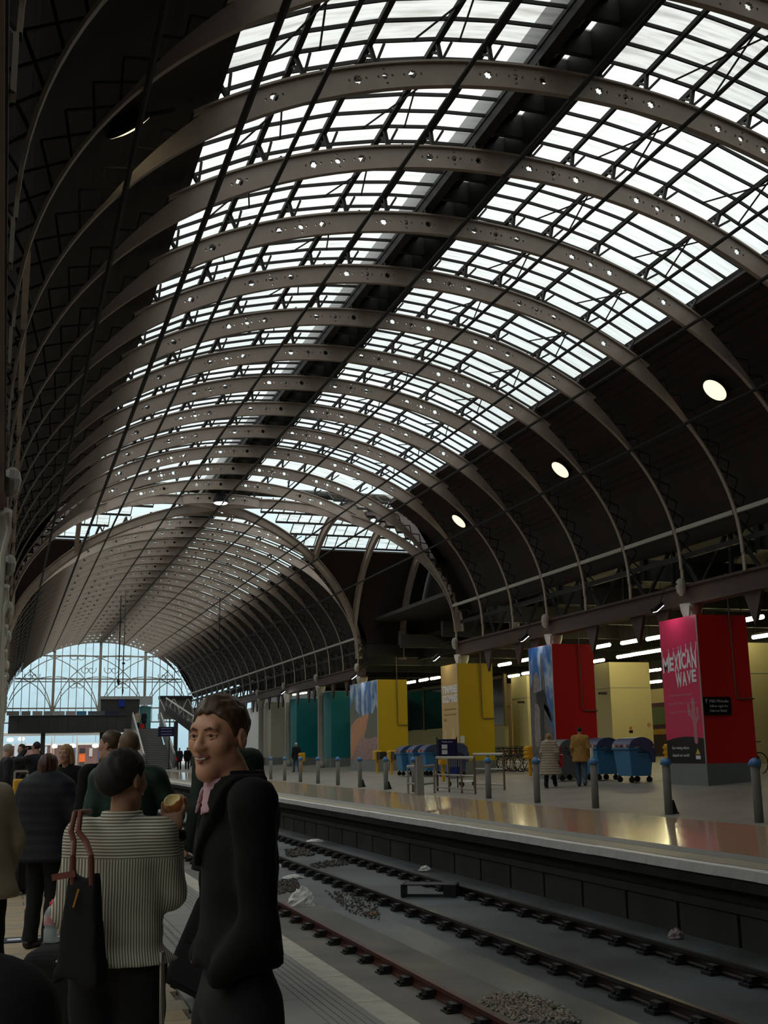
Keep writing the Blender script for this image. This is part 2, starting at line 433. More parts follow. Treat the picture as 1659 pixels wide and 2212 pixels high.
# ---- transept: a cross vault, its groin ribs and skylights
def tarc(th, off=0.0):                # (y, z) of the cross vault
    c, s = math.cos(th), math.sin(th); nx, nz = c/HT, s/RB; l = math.hypot(nx, nz)
    return (YT+HT*c+nx/l*off, Z0+RB*s+nz/l*off)
for s1 in (-1, 1):
    for s2 in (-1, 1):
        for off, w in ((0.0, 0.22), (0.42, 0.22), (0.21, 0.07)):
            m = MB(); prev = None; N = 26
            pts = []
            for i in range(N+1):
                u = i/N; th = math.pi/2*(1-u)
                x = XC+s1*(RA+off*0.6)*math.cos(th); y = YT+s2*(HT+off*0.5)*math.cos(th); z = Z0+(RB+off)*math.sin(th)
                pts.append(Vector((x, y, z)))
            for a, b in zip(pts, pts[1:]): m.beam(a, b, w, 0.05 if w > 0.1 else 0.42)
            m.build('groin_rib', M_RIB, ceil)
for s1 in (-1, 1):
    for s2 in (-1, 1):               # solid haunches of the transept
        m = MB(); N = 14; ta, tb = math.acos(0.62), 0.12
        for i in range(N):
            t0, t1 = ta+(tb-ta)*i/N, ta+(tb-ta)*(i+1)/N
            q = [tarc(t0, 0.62), tarc(t1, 0.62), tarc(t1, 0.74), tarc(t0, 0.74)]
            xs = XC+s1*RA*math.cos((t0+t1)/2); xe = XC+s1*13.5
            f = lambda p: YT+(p[0]-YT)*s2
            m.prism(q, lambda p: (xs, f(p), p[1]), lambda p: (xe, f(p), p[1]))
        ceil_part(m)
    for k, X in enumerate((6.4, 9.4, 12.4)):
        m = MB(); thl = math.acos(min(1, X/RA)) if X < RA else 0.0
        for i in range(40):
            t0 = thl*0+ (math.pi*i/40); t1 = math.pi*(i+1)/40
            if X < RA and abs(math.cos((t0+t1)/2)) > X/RA: continue
            for off, ww, hh in ((0.0, 0.2, 0.04), (0.5, 0.2, 0.04), (0.25, 0.05, 0.5)):
                a, b = tarc(t0, off), tarc(t1, off)
                m.beam((XC+s1*X, a[0], a[1]), (XC+s1*X, b[0], b[1]), ww, hh, up=(0, -math.cos(t0), math.sin(t0)) if False else (0, 0, 1))
        m.build('transept_rib', M_RIB, ceil)
    wn += 1
    w = empty('window_%d' % wn, (0, 0, 0)); struct(w, 'glazed skylight in the cross vault of the transept')
    g = MB(); b = MB()
    cs = [0.09, 0.2, 0.3, 0.41, 0.52, 0.62]
    for s2 in (-1, 1):
        for i in range(5):
            t0, t1 = math.acos(cs[i]), math.acos(cs[i+1])
            q = [tarc(t0, OFFG), tarc(t1, OFFG), tarc(t1, OFFG+0.015), tarc(t0, OFFG+0.015)]
            f = lambda p: YT+(p[0]-YT)*s2
            x0 = RA*cs[i+1]*0.97; nx = int((13.5-x0)/0.61)
            for j in range(nx):
                xa = XC+s1*(x0+0.61*j+0.01); xb = XC+s1*(x0+0.61*j+0.6)
                g.prism(q, lambda p: (xa, f(p), p[1]), lambda p: (xb, f(p), p[1]))
                p0, p1 = tarc(t0, OFFG-0.03), tarc(t1, OFFG-0.03)
                b.beam((xa, f(p0), p0[1]), (xa, f(p1), p1[1]), 0.035, 0.07)
            p0 = tarc(t1, OFFG-0.08); b.beam((XC+s1*x0, f(p0), p0[1]), (XC+s1*13.5, f(p0), p0[1]), 0.1, 0.1)
    # crown slot
    q = [tarc(math.acos(0.09), 1.0), tarc(math.acos(-0.09), 1.0), tarc(math.acos(-0.09), 1.1), tarc(math.acos(0.09), 1.1)]
    m = MB().prism(q, lambda p: (XC+s1*0.8, p[0], p[1]), lambda p: (XC+s1*13.5, p[0], p[1])); m.build('ridge_vent', M_DARKIRON, w)
    o = g.build('panes', M_GLASS, w); o['kind'] = 'stuff'
    b.build('glazing_bars', M_DARKIRON, w)
    e = MB(); pl = [tarc(math.pi*i/24, 0.9) for i in range(25)]
    X = XC+s1*13.6
    e.prism(pl, lambda p: (X, p[0], p[1]), lambda p: (X+s1*0.1, p[0], p[1])); e.build('transept_end', M_BOARD, ceil)
# ---- girders over the columns with hanging pointed brackets
COLN = [2, 5, 8, 11, 16, 19, 22, 25, 28, 31, 34, 37]
pend = MB().prism([(-0.42, 0), (0.42, 0), (0.1, -0.75), (0, -0.95), (-0.1, -0.75)], lambda p: (-0.05, p[0], p[1]), lambda p: (0.05, p[0], p[1]))
PEND_ME = pend.mesh('pointed_bracket', M_GIRDER)
for s1, X in ((1, XC+RA+0.25), (-1, XC-RA-0.25)):
    nm = 'trim_1' if s1 > 0 else 'trim_2'
    t = empty(nm, (X, 0, 0)); struct(t, 'brown iron girder carried by the column heads along the shed')
    for ya, yb in ((rib_y(N0), rib_y(11)+0.4), (rib_y(16)-0.4, rib_y(N1))):
        m = MB().box(-0.12, 0.12, ya, yb, 5.75, 6.3).box(-0.2, 0.2, ya, yb, 6.26, 6.34).box(-0.2, 0.2, ya, yb, 5.72, 5.78)
        m.build('girder', M_GIRDER, t)
        m = MB().box(-0.06, 0.06, ya, yb, 7.15, 7.3); m.build('upper_rail', M_DARKIRON, t)
    for n in range(0, N1):
        if 11 <= n < 16: continue
        obj('pointed_bracket', PEND_ME, t, (0, rib_y(n)+ (0 if n not in COLN else 1.52), 5.76))
        m = MB().beam((0.35*s1, rib_y(n), 6.3), (0.5*s1, rib_y(n)+1.5, 7.9), 0.09, 0.09).beam((0.5*s1, rib_y(n)+1.5, 7.9), (0.35*s1, rib_y(n)+3.0, 6.3), 0.09, 0.09).beam((0.4*s1, rib_y(n)+1.5, 6.3), (0.5*s1, rib_y(n)+1.5, 8.1), 0.12, 0.1)
        m.build('lattice_strut', M_DARKIRON, t)
# columns
cl = MB()
cl.lathe([(0.30, 0.0), (0.30, 0.35), (0.24, 0.42), (0.20, 0.55), (0.185, 4.9), (0.23, 4.95), (0.23, 5.05), (0.2, 5.1), (0.32, 5.5), (0.34, 5.7)], 16)
COL_ME = cl.mesh('shaft', M_COLUMN)
for p in COL_ME.polygons: p.use_smooth = True
pipe = MB().tube([(-0.26, -0.3, 5.6), (-0.3, -0.3, 5.3), (-0.22, -0.3, 4.9), (-0.22, -0.3, 0.2)], 0.05, 6); PIPE_ME = pipe.mesh('downpipe', M_COLUMN)
knob = MB().lathe([(0.05, -0.3), (0.13, -0.2), (0.16, 0.0), (0.13, 0.15), (0.05, 0.22)], 10); KNOB_ME = knob.mesh('foot_boss', M_COLUMN)
for s1, X in ((1, XC+RA+0.25), (-1, XC-RA-0.25)):
    for i, n in enumerate(COLN):
        y = rib_y(n); zb = zr(X) if s1 > 0 else 0.0
        c = empty('iron_column', (X, y, zb))
        o = obj('shaft', COL_ME, c); o.scale = (1, 1, (5.76-zb)/5.7)
        obj('downpipe', PIPE_ME, c).scale = (s1, 1, (5.76-zb)/5.7)
        obj('foot_boss', KNOB_ME, c, (-0.3*s1, 0, 6.3-zb))
        if s1 > 0 and n in (2, 5, 8, 11): lb = 'stone-coloured iron column rising out of a boxed hoarding pillar to the roof girder'
        elif s1 > 0: lb = 'slender pale iron column with a round foot boss beside the far platform hoardings'
        else: lb = 'pale iron column on the near platform side under the roof arch foot'
        tag(c, lb, 'column', 'columns: '+lb[:40])
# ---- glazed end screen (lunette)
YE = rib_y(N1)+0.2
lw = empty('window_%d' % (wn+1), (0, YE, 0)); struct(lw, 'arched glazed end screen with curved iron tracery, pale sky behind')
M_TRAC = mat('tracery_iron', (0.36, 0.33, 0.28), 0.6)
ZB = 5.0
def half(z): return RA if z <= Z0 else RA*math.sqrt(max(0, 1-((z-Z0)/RB)**2))
ztop = Z0+RB
hz = [ZB, 6.5, 9.6, 12.05]
vx = [XC+k*0.8 for k in range(-12, 13)]
edges_x = [XC-RA]+[v for v in vx if abs(v-XC) < RA-0.3]+[XC+RA]
for i in range(len(edges_x)-1):
    xa, xb = edges_x[i]+0.02, edges_x[i+1]-0.02; xm = max(abs(xa-XC), abs(xb-XC))
    top = Z0+RB*math.sqrt(max(0.0, 1-(min(xm, RA-1e-3)/RA)**2))
    lv = [h for h in hz if h < top]+[top]
    for a, b in zip(lv, lv[1:]):
        MB().box(xa, xb, 0, 0.02, a+0.01, b-0.01).build('pane', M_GLASS_END, lw)
for k, v in enumerate(vx):
    if abs(v-XC) > RA-0.2: continue
    top = Z0+RB*math.sqrt(1-((v-XC)/RA)**2); big = (k-12) in (-6, 0, 6)
    MB().box(v-(0.14 if big else 0.035), v+(0.14 if big else 0.035), -0.12, 0.0, ZB, top).build('mullion', M_TRAC, lw)
for h in hz:
    hh = half(h); MB().box(XC-hh, XC+hh, -0.14, 0.0, h-0.07, h+0.07).build('transom', M_TRAC, lw)
    if h == 9.6: MB().box(XC-hh, XC+hh, -0.14, 0.0, h-0.35, h-0.25).build('transom', M_TRAC, lw)
for cx in (-9.6, -4.8, 0, 4.8, 9.6):     # sweeping tracery curves
    for s in (-1, 1):
        for R0, zc in ((4.6, 5.0), (6.8, 5.0)):
            pts = []
            for i in range(15):
                a = math.pi/2*i/14
                x = cx+s*R0*(1-math.cos(a))*1.0; z = zc+R0*1.05*math.sin(a)
                if abs(x) < RA-0.2 and z < Z0+RB*math.sqrt(max(0, 1-(x/RA)**2))-0.1: pts.append((XC+x, -0.08, z))
            if len(pts) > 2: MB().tube(pts, 0.05, 5).build('tracery', M_TRAC, lw)
for cx, cz in ((-7.0, 9.9), (-2.4, 12.0), (2.4, 12.0), (-2.4, 9.0), (2.4, 9.0), (7.0, 9.9), (-1.2, 10.6), (1.2, 10.6)):
    for s in (-1, 1):
        MB().tube([(XC+cx+s*(0.05+0.09*t)*math.cos(t*1.3)*1.0+s*0.3, -0.08, cz+(0.05+0.09*t)*math.sin(t*1.3)) for t in [k*0.4 for k in range(14)]], 0.04, 5).build('scroll', M_TRAC, lw)
# ---- floors
M_TAN = mat('sandstone_paving', (0.40, 0.31, 0.20), 0.6, noise=((0.30, 0.24, 0.17), 0.6, 2.5), bump=0.1)
M_TAN2 = mat('sandstone_paving_grey', (0.35, 0.30, 0.22), 0.6, noise=((0.26, 0.22, 0.17), 0.6, 2.5))
M_GREYP = mat('grey_paving', (0.27, 0.265, 0.25), 0.6, noise=((0.2, 0.195, 0.185), 0.6, 2.0), bump=0.1)
M_COPE = mat('coping_white_worn', (0.55, 0.53, 0.45), 0.6, noise=((0.32, 0.3, 0.26), 0.8, 5.0))
M_JOINT = mat('joint_mortar', (0.13, 0.12, 0.10), 0.9)
fl = MB().box(-14, 2.3, -28, 160, -1.3, -0.03).box(2.3, 2.5, -28, 160, -0.4, -0.03).build('floor', M_JOINT); struct(fl, 'near station platform paved in tan and grey slabs')
# slabs: rows of tan paving, then grey slabs, grooved strip and white coping
slab_cache = {}
def slab(w, l, mt, x, y, nm='paving_slab'):
    k = (round(w, 3), round(l, 3), mt.name)
    if k not in slab_cache:
        slab_cache[k] = MB().box(0, w, 0, l, -0.03, 0.0).mesh(nm, mt)
    return obj(nm, slab_cache[k], fl, (x, y, 0))
cnt = 0
y = 5.0; row = 0
while y < 17:
    x = -0.9+(0.3 if row % 2 else 0)
    while x < 1.2:
        w = min(0.6, 1.25-x)-0.008
        if w > 0.05: slab(w, 0.292, M_TAN if (row*7+int(x*13)) % 3 else M_TAN2, x, y); cnt += 1
        x += 0.6
    y += 0.3; row += 1
y = 5.0
while y < 30:
    slab(0.38, 0.742, M_GREYP, 1.26, y, 'stud_slab'); slab(0.34, 0.742, M_GREYP, 1.65, y); y += 0.75
far = MB().box(-14, 1.25, 17, 160, -0.03, 0.0).box(-14, -0.91, -28, 17, -0.03, 0.0).box(-0.91, 1.25, -28, 4.98, -0.03, 0.0)
far.build('paving', M_TAN2, fl)
MB().box(1.26, 1.99, 30, 160, -0.03, 0).box(1.26, 1.99, -28, 4.98, -0.03, 0).build('paving', M_GREYP, fl)
for k in range(6):                     # grooved strip
    x = 1.995+0.052*k
    MB().box(x, x+0.043, -28, 160, -0.03, 0.002).build('groove_strip', M_GREYP, fl)
y = 5.0
while y < 40:
    slab(0.2, 0.905, M_COPE, 2.31, y, 'coping_stone'); y += 0.915
MB().box(2.31, 2.51, y, 160, -0.03, 0).build('coping', M_COPE, fl)
st = MB()
for yy in np.arange(5.1, 16, 0.1):
    for xx in (1.33, 1.4, 1.5, 1.57): st.lathe([(0.018, 0.0), (0.015, 0.006), (0.004, 0.008)], 6, Matrix.Translation((xx, float(yy), 0)))
o = st.build('tactile_studs', M_GREYP, fl); o['kind'] = 'stuff'
MB().box(2.3, 2.34, -28, 160, -1.2, -0.4).build('platform_face', mat('sooty_brick', (0.03, 0.026, 0.022), 0.9), fl)
# track bed
M_BED = mat('oily_track_concrete', (0.105, 0.125, 0.135), 0.35, noise=((0.035, 0.036, 0.036), 0.95, 0.55), bump=0.25, scale=1.5)
bed = MB().box(2.3, 10.2, -28, 170, -1.3, -1.07).build('floor', M_BED); struct(bed, 'oily dark track bed slab between the platforms')
slabm = MB().prism([(2.32, -1.065), (5.55, -1.065), (5.0, -1.045), (2.32, -1.045)], lambda p: (p[0], 2, p[1]), lambda p: (p[0], 100, p[1]))
slabm.build('concrete_edge', mat('dirty_track_slab', (0.15, 0.14, 0.115), 0.7, noise=((0.06, 0.058, 0.05), 0.9, 0.8)), bed)
# far platform
M_TERR = mat('polished_terrazzo', (0.55, 0.44, 0.30), 0.16, spec=0.7, noise=((0.50, 0.33, 0.24), 0.9, 0.5), coat=0.5)
M_ASPH = mat('worn_asphalt', (0.25, 0.235, 0.2), 0.5, noise=((0.18, 0.17, 0.15), 0.8, 0.7), bump=0.15)
M_TAN3 = mat('platform_edge_paving', (0.36, 0.33, 0.24), 0.5, noise=((0.26, 0.25, 0.2), 0.7, 1.5))
M_TACT = mat('tactile_grey', (0.24, 0.24, 0.23), 0.6, bump=0.6, scale=12)
def strip(xa, xb, ya, yb, m, dz=0.0, t=0.06):
    return MB().prism([(xa, zr(xa)+dz), (xb, zr(xb)+dz), (xb, zr(xb)+dz-t), (xa, zr(xa)+dz-t)], lambda p: (p[0], ya, p[1]), lambda p: (p[0], yb, p[1]))
fr = strip(12.95, 42, -28, 200, M_ASPH, 0, 0.3).build('floor', M_ASPH); struct(fr, 'worn grey asphalt concourse of the far platform')
MB().prism([(9.75, -1.3), (9.75, -0.15), (12.95, 0.1), (12.95, -1.3)], lambda p: (p[0], -28, p[1]), lambda p: (p[0], 200, p[1])).build('platform_body', mat('sooty_brick', (0.03, 0.026, 0.022)), fr)
y = -28.0
while y < 200:
    L = 2.4 if y > 4 else 30
    strip(10.36, 12.95, y, y+L-0.006, M_TERR).build('terrazzo_slab', M_TERR, fr)
    y += L
strip(9.64, 10.02, -28, 200, M_TAN3).build('edge_paving', M_TAN3, fr)
strip(10.02, 10.36, -28, 200, M_TACT, 0.004).build('tactile_strip', M_TACT, fr)
y = 5.0; cope = MB().box(0, 0.18, 0, 0.91, -0.13, 0.006)
M_COPE2 = mat('coping_white_line', (0.85, 0.84, 0.83), 0.5, noise=((0.6, 0.56, 0.55), 0.6, 3.0))
CP = cope.mesh('coping_stone', M_COPE2)
while y < 80:
    obj('coping_stone', CP, fr, (9.45, y, 0.0+random.uniform(-0.004, 0.004))); y += 0.915
MB().box(9.45, 9.63, y, 200, -0.13, 0.006).build('coping', M_COPE2, fr)
M_SOOT = mat('sooty_ledge', (0.05, 0.045, 0.038), 0.8, noise=((0.02, 0.02, 0.018), 0.8, 1.0))
MB().box(9.52, 9.8, -28, 170, -0.3, -0.13).build('nosing_course', M_SOOT, fr)
MB().box(9.60, 9.8, -28, 170, -0.62, -0.5).build('wall_ledge', M_SOOT, fr)
for k in range(60):
    yy = 8+1.5*k
    MB().box(9.62, 9.76, yy, yy+1.42, -1.07, -0.64).build('wall_block', M_SOOT, fr)
# surrounding structure
M_DKWALL = mat('dark_side_wall', (0.05, 0.048, 0.045), 0.9)
struct(MB().box(41, 41.3, -28, 200, -1, 12).build('wall_right', M_DKWALL))
struct(MB().box(-14.3, -14, -28, 160, -1, 12).build('wall_left', mat('left_wall_grey', (0.3, 0.29, 0.27), 0.8)))
struct(MB().box(-14, 41, -28.3, -28, -2, 16).build('wall_rear_added', M_DKWALL))  # added end wall out of view, shuts off low sky light
c = MB().box(20.2, 41, -28, 127, 9.0, 9.2).build('ceiling', M_DKWALL); struct(c, 'dark roof over the side aisle beyond the hoardings')
for k in range(14):
    MB().box(19.6, 41, 20+k*6.1, 20.25+k*6.1, 6.9, 7.6).build('roof_beam', M_DARKIRON, c)
for X in (22.5, 27.5, 33): MB().box(X-0.12, X+0.12, -10, 127, 7.6, 8.0).build('roof_beam', M_DARKIRON, c)
c = MB().box(-14, -12.5, -28, 127, 8.8, 9.0).box(-3.2, -1.1, -28, 127, 8.8, 9.0).build('ceiling', M_DKWALL); struct(c, 'dark roof of the neighbouring span on the near side')
w = empty('window_%d' % (wn+2), (0, 0, 0)); struct(w, 'glazed strip in the roof of the neighbouring span')  # out-of-view skylight, widened to light the nearby people
for k in range(30):
    MB().box(-12.48, -3.22, -20+k*4.8, -20+k*4.8+4.75, 8.9, 8.92).build('pane', M_GLASS, w)
# ================================================================ FAR PLATFORM THINGS
MX = Matrix(((0, 0, -1, 0), (-1, 0, 0, 0), (0, 1, 0, 0), (0, 0, 0, 1)))     # lettering on a face looking towards -X
MY = Matrix(((1, 0, 0, 0), (0, 0, -1, 0), (0, 1, 0, 0), (0, 0, 0, 1)))      # lettering on a face looking towards -Y
M_PLINTH = mat('plinth_grey', (0.17, 0.19, 0.18), 0.6)
M_RED = mat('hoarding_red', (0.58, 0.012, 0.012), 0.5)
M_YEL = mat('hoarding_yellow', (0.50, 0.345, 0.002), 0.5)
M_TEAL = mat('hoarding_teal', (0.0, 0.17, 0.185), 0.5)
M_CREAM = mat('hoarding_cream', (0.40, 0.39, 0.32), 0.6)
M_PALEY = mat('hoarding_pale_yellow', (0.62, 0.55, 0.28), 0.6)
M_PEACH = mat('hoarding_peach', (0.66, 0.44, 0.22), 0.6)
M_WHT = mat('hoarding_white', (0.72, 0.73, 0.74), 0.6)
M_PINK = mat('poster_pink', (0.6, 0.03, 0.1), 0.3)
M_PBLK = mat('poster_black', (0.008, 0.008, 0.01), 0.3)
M_LETW = mat('poster_letter_white', (0.72, 0.72, 0.74), 0.5)
M_LETP = mat('poster_letter_pale_pink', (0.62, 0.25, 0.29), 0.5)
M_TANP = mat('poster_tan', (0.52, 0.33, 0.1), 0.3)
M_TRIM = mat('poster_edge_trim', (0.5, 0.45, 0.42), 0.4)
def nodes_poster(name, build):
    m = bpy.data.materials.new(name); m.use_nodes = True; n = m.node_tree.nodes; L = m.node_tree.links; b = n['Principled BSDF']; b.inputs['Roughness'].default_value = 0.35
    build(n, L, b); MATS[name] = m; return m
def sky_print(n, L, b):
    tc = n.new('ShaderNodeTexCoord'); mp = n.new('ShaderNodeMapping'); mp.inputs['Scale'].default_value = (1, 1.6, 0.9); L.new(tc.outputs['Object'], mp.inputs[0])
    t = n.new('ShaderNodeTexNoise'); t.inputs['Scale'].default_value = 1.1; t.inputs['Detail'].default_value = 8; L.new(mp.outputs[0], t.inputs['Vector'])
    r = n.new('ShaderNodeValToRGB'); e = r.color_ramp.elements
    e[0].position = 0.45; e[0].color = (0.02, 0.10, 0.30, 1); e[1].position = 0.62; e[1].color = (0.38, 0.45, 0.52, 1)
    L.new(t.outputs['Fac'], r.inputs[0]); L.new(r.outputs[0], b.inputs['Base Color'])
M_SKYP = nodes_poster('printed_sky', sky_print)
M_ORANGE = mat('printed_orange_earth', (0.50, 0.20, 0.08), 0.4, noise=((0.36, 0.12, 0.05), 0.8, 2.5))
M_FLOW = mat('printed_pink_flowers', (0.42, 0.22, 0.20), 0.4, noise=((0.10, 0.05, 0.05), 1.0, 9.0))
M_SCRUB = mat('printed_dark_scrub', (0.07, 0.07, 0.055), 0.4, noise=((0.10, 0.12, 0.05), 0.8, 6.0))
M_STONE = mat('printed_ruin_stone', (0.13, 0.12, 0.11), 0.4, noise=((0.05, 0.045, 0.045), 0.9, 5.0))
M_STONE2 = mat('printed_pale_stone', (0.30, 0.24, 0.22), 0.4, noise=((0.14, 0.11, 0.11), 0.9, 8.0))
PX0, PX1, PTOP = 18.5, 20.15, 5.27
def pillar(n, face, side, label, paint, ys=None):
    """boxed column: body painted on the end face, printed panel on the track side"""
    yc = rib_y(n)-0.45; y0, y1 = ys or (yc-0.98, yc+0.98); zb = zr(PX0)
    t = empty('hoarding_pillar', (PX0, y0, zb)); H = PTOP-zb; Wd = PX1-PX0; D = y1-y0
    tag(t, label, 'hoarding')
    MB().box(0, Wd, 0, D, 0.6, H).build('body', face, t)
    MB().box(-0.015, Wd+0.015, -0.015, D+0.015, -0.02, 0.6).build('plinth', M_PLINTH, t)
    p = MB().box(-0.02, 0.0, 0.02, D-0.02, 0.605, H-0.01).build('poster', side, t)
    MB().box(-0.03, 0.0, -0.012, 0.012, 0.6, H).build('corner_trim', M_TRIM, t)
    # conduit down the end face
    MB().tube([(Wd*0.64, -0.04, H+1.2), (Wd*0.66, -0.04, H*0.52), (Wd*0.68, -0.04, H*0.5), (Wd*1.02, -0.04, H*0.5)], 0.022, 6).build('conduit', mat('conduit_brown', (0.13, 0.09, 0.06), 0.5), t)
    def shape(nm, poly, m, lift):      # flat printed shape on the track-side panel: (u from far edge 0..1, v from bottom 0..1)
        f = lambda p, d: (-0.02-d, D-0.02-(D-0.04)*p[0], 0.605+(H-0.615)*p[1])
        return MB().prism(poly, lambda q: f(q, lift), lambda q: f(q, lift-0.001)).build(nm, m, p)
    return t, p, shape, D, H
def floodlight(X, y, z, label, power=35):
    f = empty('floodlight', (X, y, z)); tag(f, label, 'lamp', 'floodlights over the hoardings' if 'column' in label else None)
    MB().tube([(0.7, 0, 0.75), (0.25, 0, 0.6), (0.05, 0, 0.12)], 0.02, 6).build('bracket_arm', M_DARKIRON, f)
    Rm = Matrix.Rotation(math.radians(-38), 4, 'Y')
    MB().box(-0.17, 0.17, -0.13, 0.13, 0.0, 0.12, Rm).build('housing', M_DARKIRON, f)
    MB().box(-0.15, 0.15, -0.11, 0.11, -0.015, 0.0, Rm).build('lens', M_LAMP, f)
    l = bpy.data.lights.new('flood_beam', 'SPOT'); l.energy = power; l.spot_size = math.radians(75); l.spot_blend = 0.8; l.color = (0.95, 0.97, 1.0); l.shadow_soft_size = 0.1
    o = bpy.data.objects.new('flood_beam', l); COL.objects.link(o); o.parent = f; o.location = (0.0, 0, -0.08); o.rotation_euler = (0, math.radians(24), 0)
    return f
# pillar 1 : red, pink printed panel
t, p, shp, D, H = pillar(5, M_RED, M_PINK, 'square hoarding pillar with red end and pink MEXICAN WAVE panel', None)
def onface(nm, txt, m, wid, u, z, par, bold=0.0, fitw=None, size=0.2, dy=1.0):
    me = text_mesh(txt, size, 0.001, 'LEFT', 1.1, fit=wid, bold=bold)
    if dy != 1.0:
        hy = [v.co.y for v in me.vertices]; me.transform(Matrix.Translation((0, -min(hy), 0))); me.transform(Matrix.Diagonal((1, dy/(max(hy)-min(hy)), 1, 1)))
    return lettering(nm, me, m, par, Matrix.Translation((-0.024, D-0.02-(D-0.04)*u, z)) @ MX)
xs = 0.06
for k, ch in enumerate('MEXICAN'):
    wd = {'M': 0.34, 'I': 0.1}.get(ch, 0.235)
    onface('letter', ch, M_LETW, wd, xs/D, (3.2, 3.24, 3.2, 3.26, 3.26, 3.28, 3.24)[k], p, 0.014, size=0.4, dy=(0.46, 0.4, 0.5, 0.46, 0.46, 0.52, 0.5)[k])
    for s in (0.02, wd-0.02):
        MB().beam((-0.024, D-0.02-xs-s, 3.62+0.02*k), (-0.024, D-0.02-xs-s-(0.05 if s > 0.05 else -0.04), 3.86+0.02*k), 0.035, 0.002, up=(1, 0, 0)).build('raised_arm', M_LETW, p)
    xs += wd+0.028
xs = 0.72
for k, ch in enumerate('WAVE'):
    wd = 0.33 if ch == 'W' else 0.22
    onface('letter', ch, M_LETW, wd, xs/D, 2.74+0.04*k, p, 0.014, size=0.4, dy=0.44-0.03*k); xs += wd+0.025
for k, s in enumerate(('Cornish miners introduced', 'football to Mexico when they', 'emigrated there for work')):
    onface('caption', s, M_LETP, (1.22, 1.36, 1.16)[k], 0.14, 2.5-0.24*k, p, size=0.15)
shp('black_foot', [(0.0, 0.0), (1.0, 0.0), (1.0, 0.165), (0.75, 0.178), (0.5, 0.18), (0.25, 0.172), (0.0, 0.155)], M_PBLK, 0.002)
def capsule(x0, z0, x1, z1, r, n=8):
    d = math.atan2(z1-z0, x1-x0); out = []
    for i in range(n+1): a = d+math.pi/2+math.pi*i/n; out.append((x0+r*math.cos(a), z0+r*math.sin(a)*0.45))
    for i in range(n+1): a = d-math.pi/2+math.pi*i/n; out.append((x1+r*math.cos(a), z1+r*math.sin(a)*0.45))
    return out
M_CACT = mat('poster_cactus', (0.48, 0.17, 0.22), 0.4)
shp('cactus_print', capsule(0.8, 0.15, 0.78, 0.42, 0.045), M_CACT, 0.004)
shp('cactus_print', capsule(0.8, 0.26, 0.66, 0.36, 0.03), M_CACT, 0.0035); shp('cactus_print', capsule(0.66, 0.33, 0.655, 0.385, 0.032), M_CACT, 0.003)
shp('cactus_print', capsule(0.8, 0.26, 0.885, 0.31, 0.03), M_CACT, 0.0035); shp('cactus_print', capsule(0.885, 0.3, 0.88, 0.365, 0.028), M_CACT, 0.003)
onface('slogan', 'Our mining culture', M_LETW, 0.88, 0.14, 1.0, p, size=0.15); onface('slogan', 'shaped our world', M_LETW, 0.86, 0.14, 0.79, p, size=0.15)
shp('emblem', [(0.76, 0.06), (0.88, 0.06), (0.82, 0.1)], mat('emblem_gold', (0.55, 0.4, 0.05)), 0.004)
shp('emblem', [(0.76, 0.028), (0.88, 0.028), (0.88, 0.052), (0.76, 0.052)], M_LETW, 0.004)
sg = MB().box(0.02, 0.9, -0.04, -0.005, 1.92, 2.42).build('direction_sign', M_PBLK, t)
for k, s in enumerate(('M&S Minicabs', 'follow signs for', 'Harrow Road')):
    me = text_mesh(s, 0.12, 0.001, fit=(0.62, 0.6, 0.54)[k]); lettering('sign_text', me, M_LETW, sg, Matrix.Translation((0.2, -0.043, 2.27-0.13*k)) @ MY)
MB().beam((0.1, -0.043, 2.26), (0.1, -0.043, 2.36), 0.02, 0.002, up=(0, 1, 0)).add([(0.06, -0.044, 2.33), (0.14, -0.044, 2.33), (0.1, -0.044, 2.38)], [(0, 1, 2)]).build('arrow', M_LETW, sg)
# pillar 2 : red, printed ruin
t, p, shp, D, H = pillar(8, M_RED, M_SKYP, 'square hoarding pillar with red end and printed stone engine house ruin', None)
shp('printed_ruin', [(0, 0), (1, 0), (1, 0.13), (0.93, 0.27), (0.85, 0.3), (0.8, 0.33), (0.72, 0.46), (0.66, 0.74), (0.6, 0.76), (0.52, 0.6), (0.4, 0.6), (0.2, 0.74), (0.0, 0.63)], M_STONE, 0.001)
shp('printed_chimney', [(0.5, 0.6), (0.64, 0.6), (0.6, 0.93), (0.55, 0.945), (0.52, 0.93)], M_STONE, 0.0015)
shp('printed_gable', [(0.16, 0.6), (0.42, 0.6), (0.42, 0.72), (0.34, 0.78), (0.22, 0.76)], M_STONE2, 0.002)
shp('printed_wall', [(0.14, 0.14), (0.3, 0.12), (0.4, 0.2), (0.38, 0.36), (0.42, 0.5), (0.2, 0.5)], M_STONE2, 0.002)
shp('printed_silhouette', [(0.4, 0.05), (0.55, 0.05), (0.6, 0.5), (0.8, 0.45), (0.93, 0.36), (0.88, 0.33), (0.7, 0.55), (0.62, 0.62), (0.28, 0.6), (0.28, 0.52), (0.42, 0.45), (0.42, 0.3)], M_PBLK, 0.003)  # dark silhouette shape, part of the print
MB().box(0.6, 1.3, -0.012, 0.0, 0.75, 1.55).build('access_panel', M_RED, t)
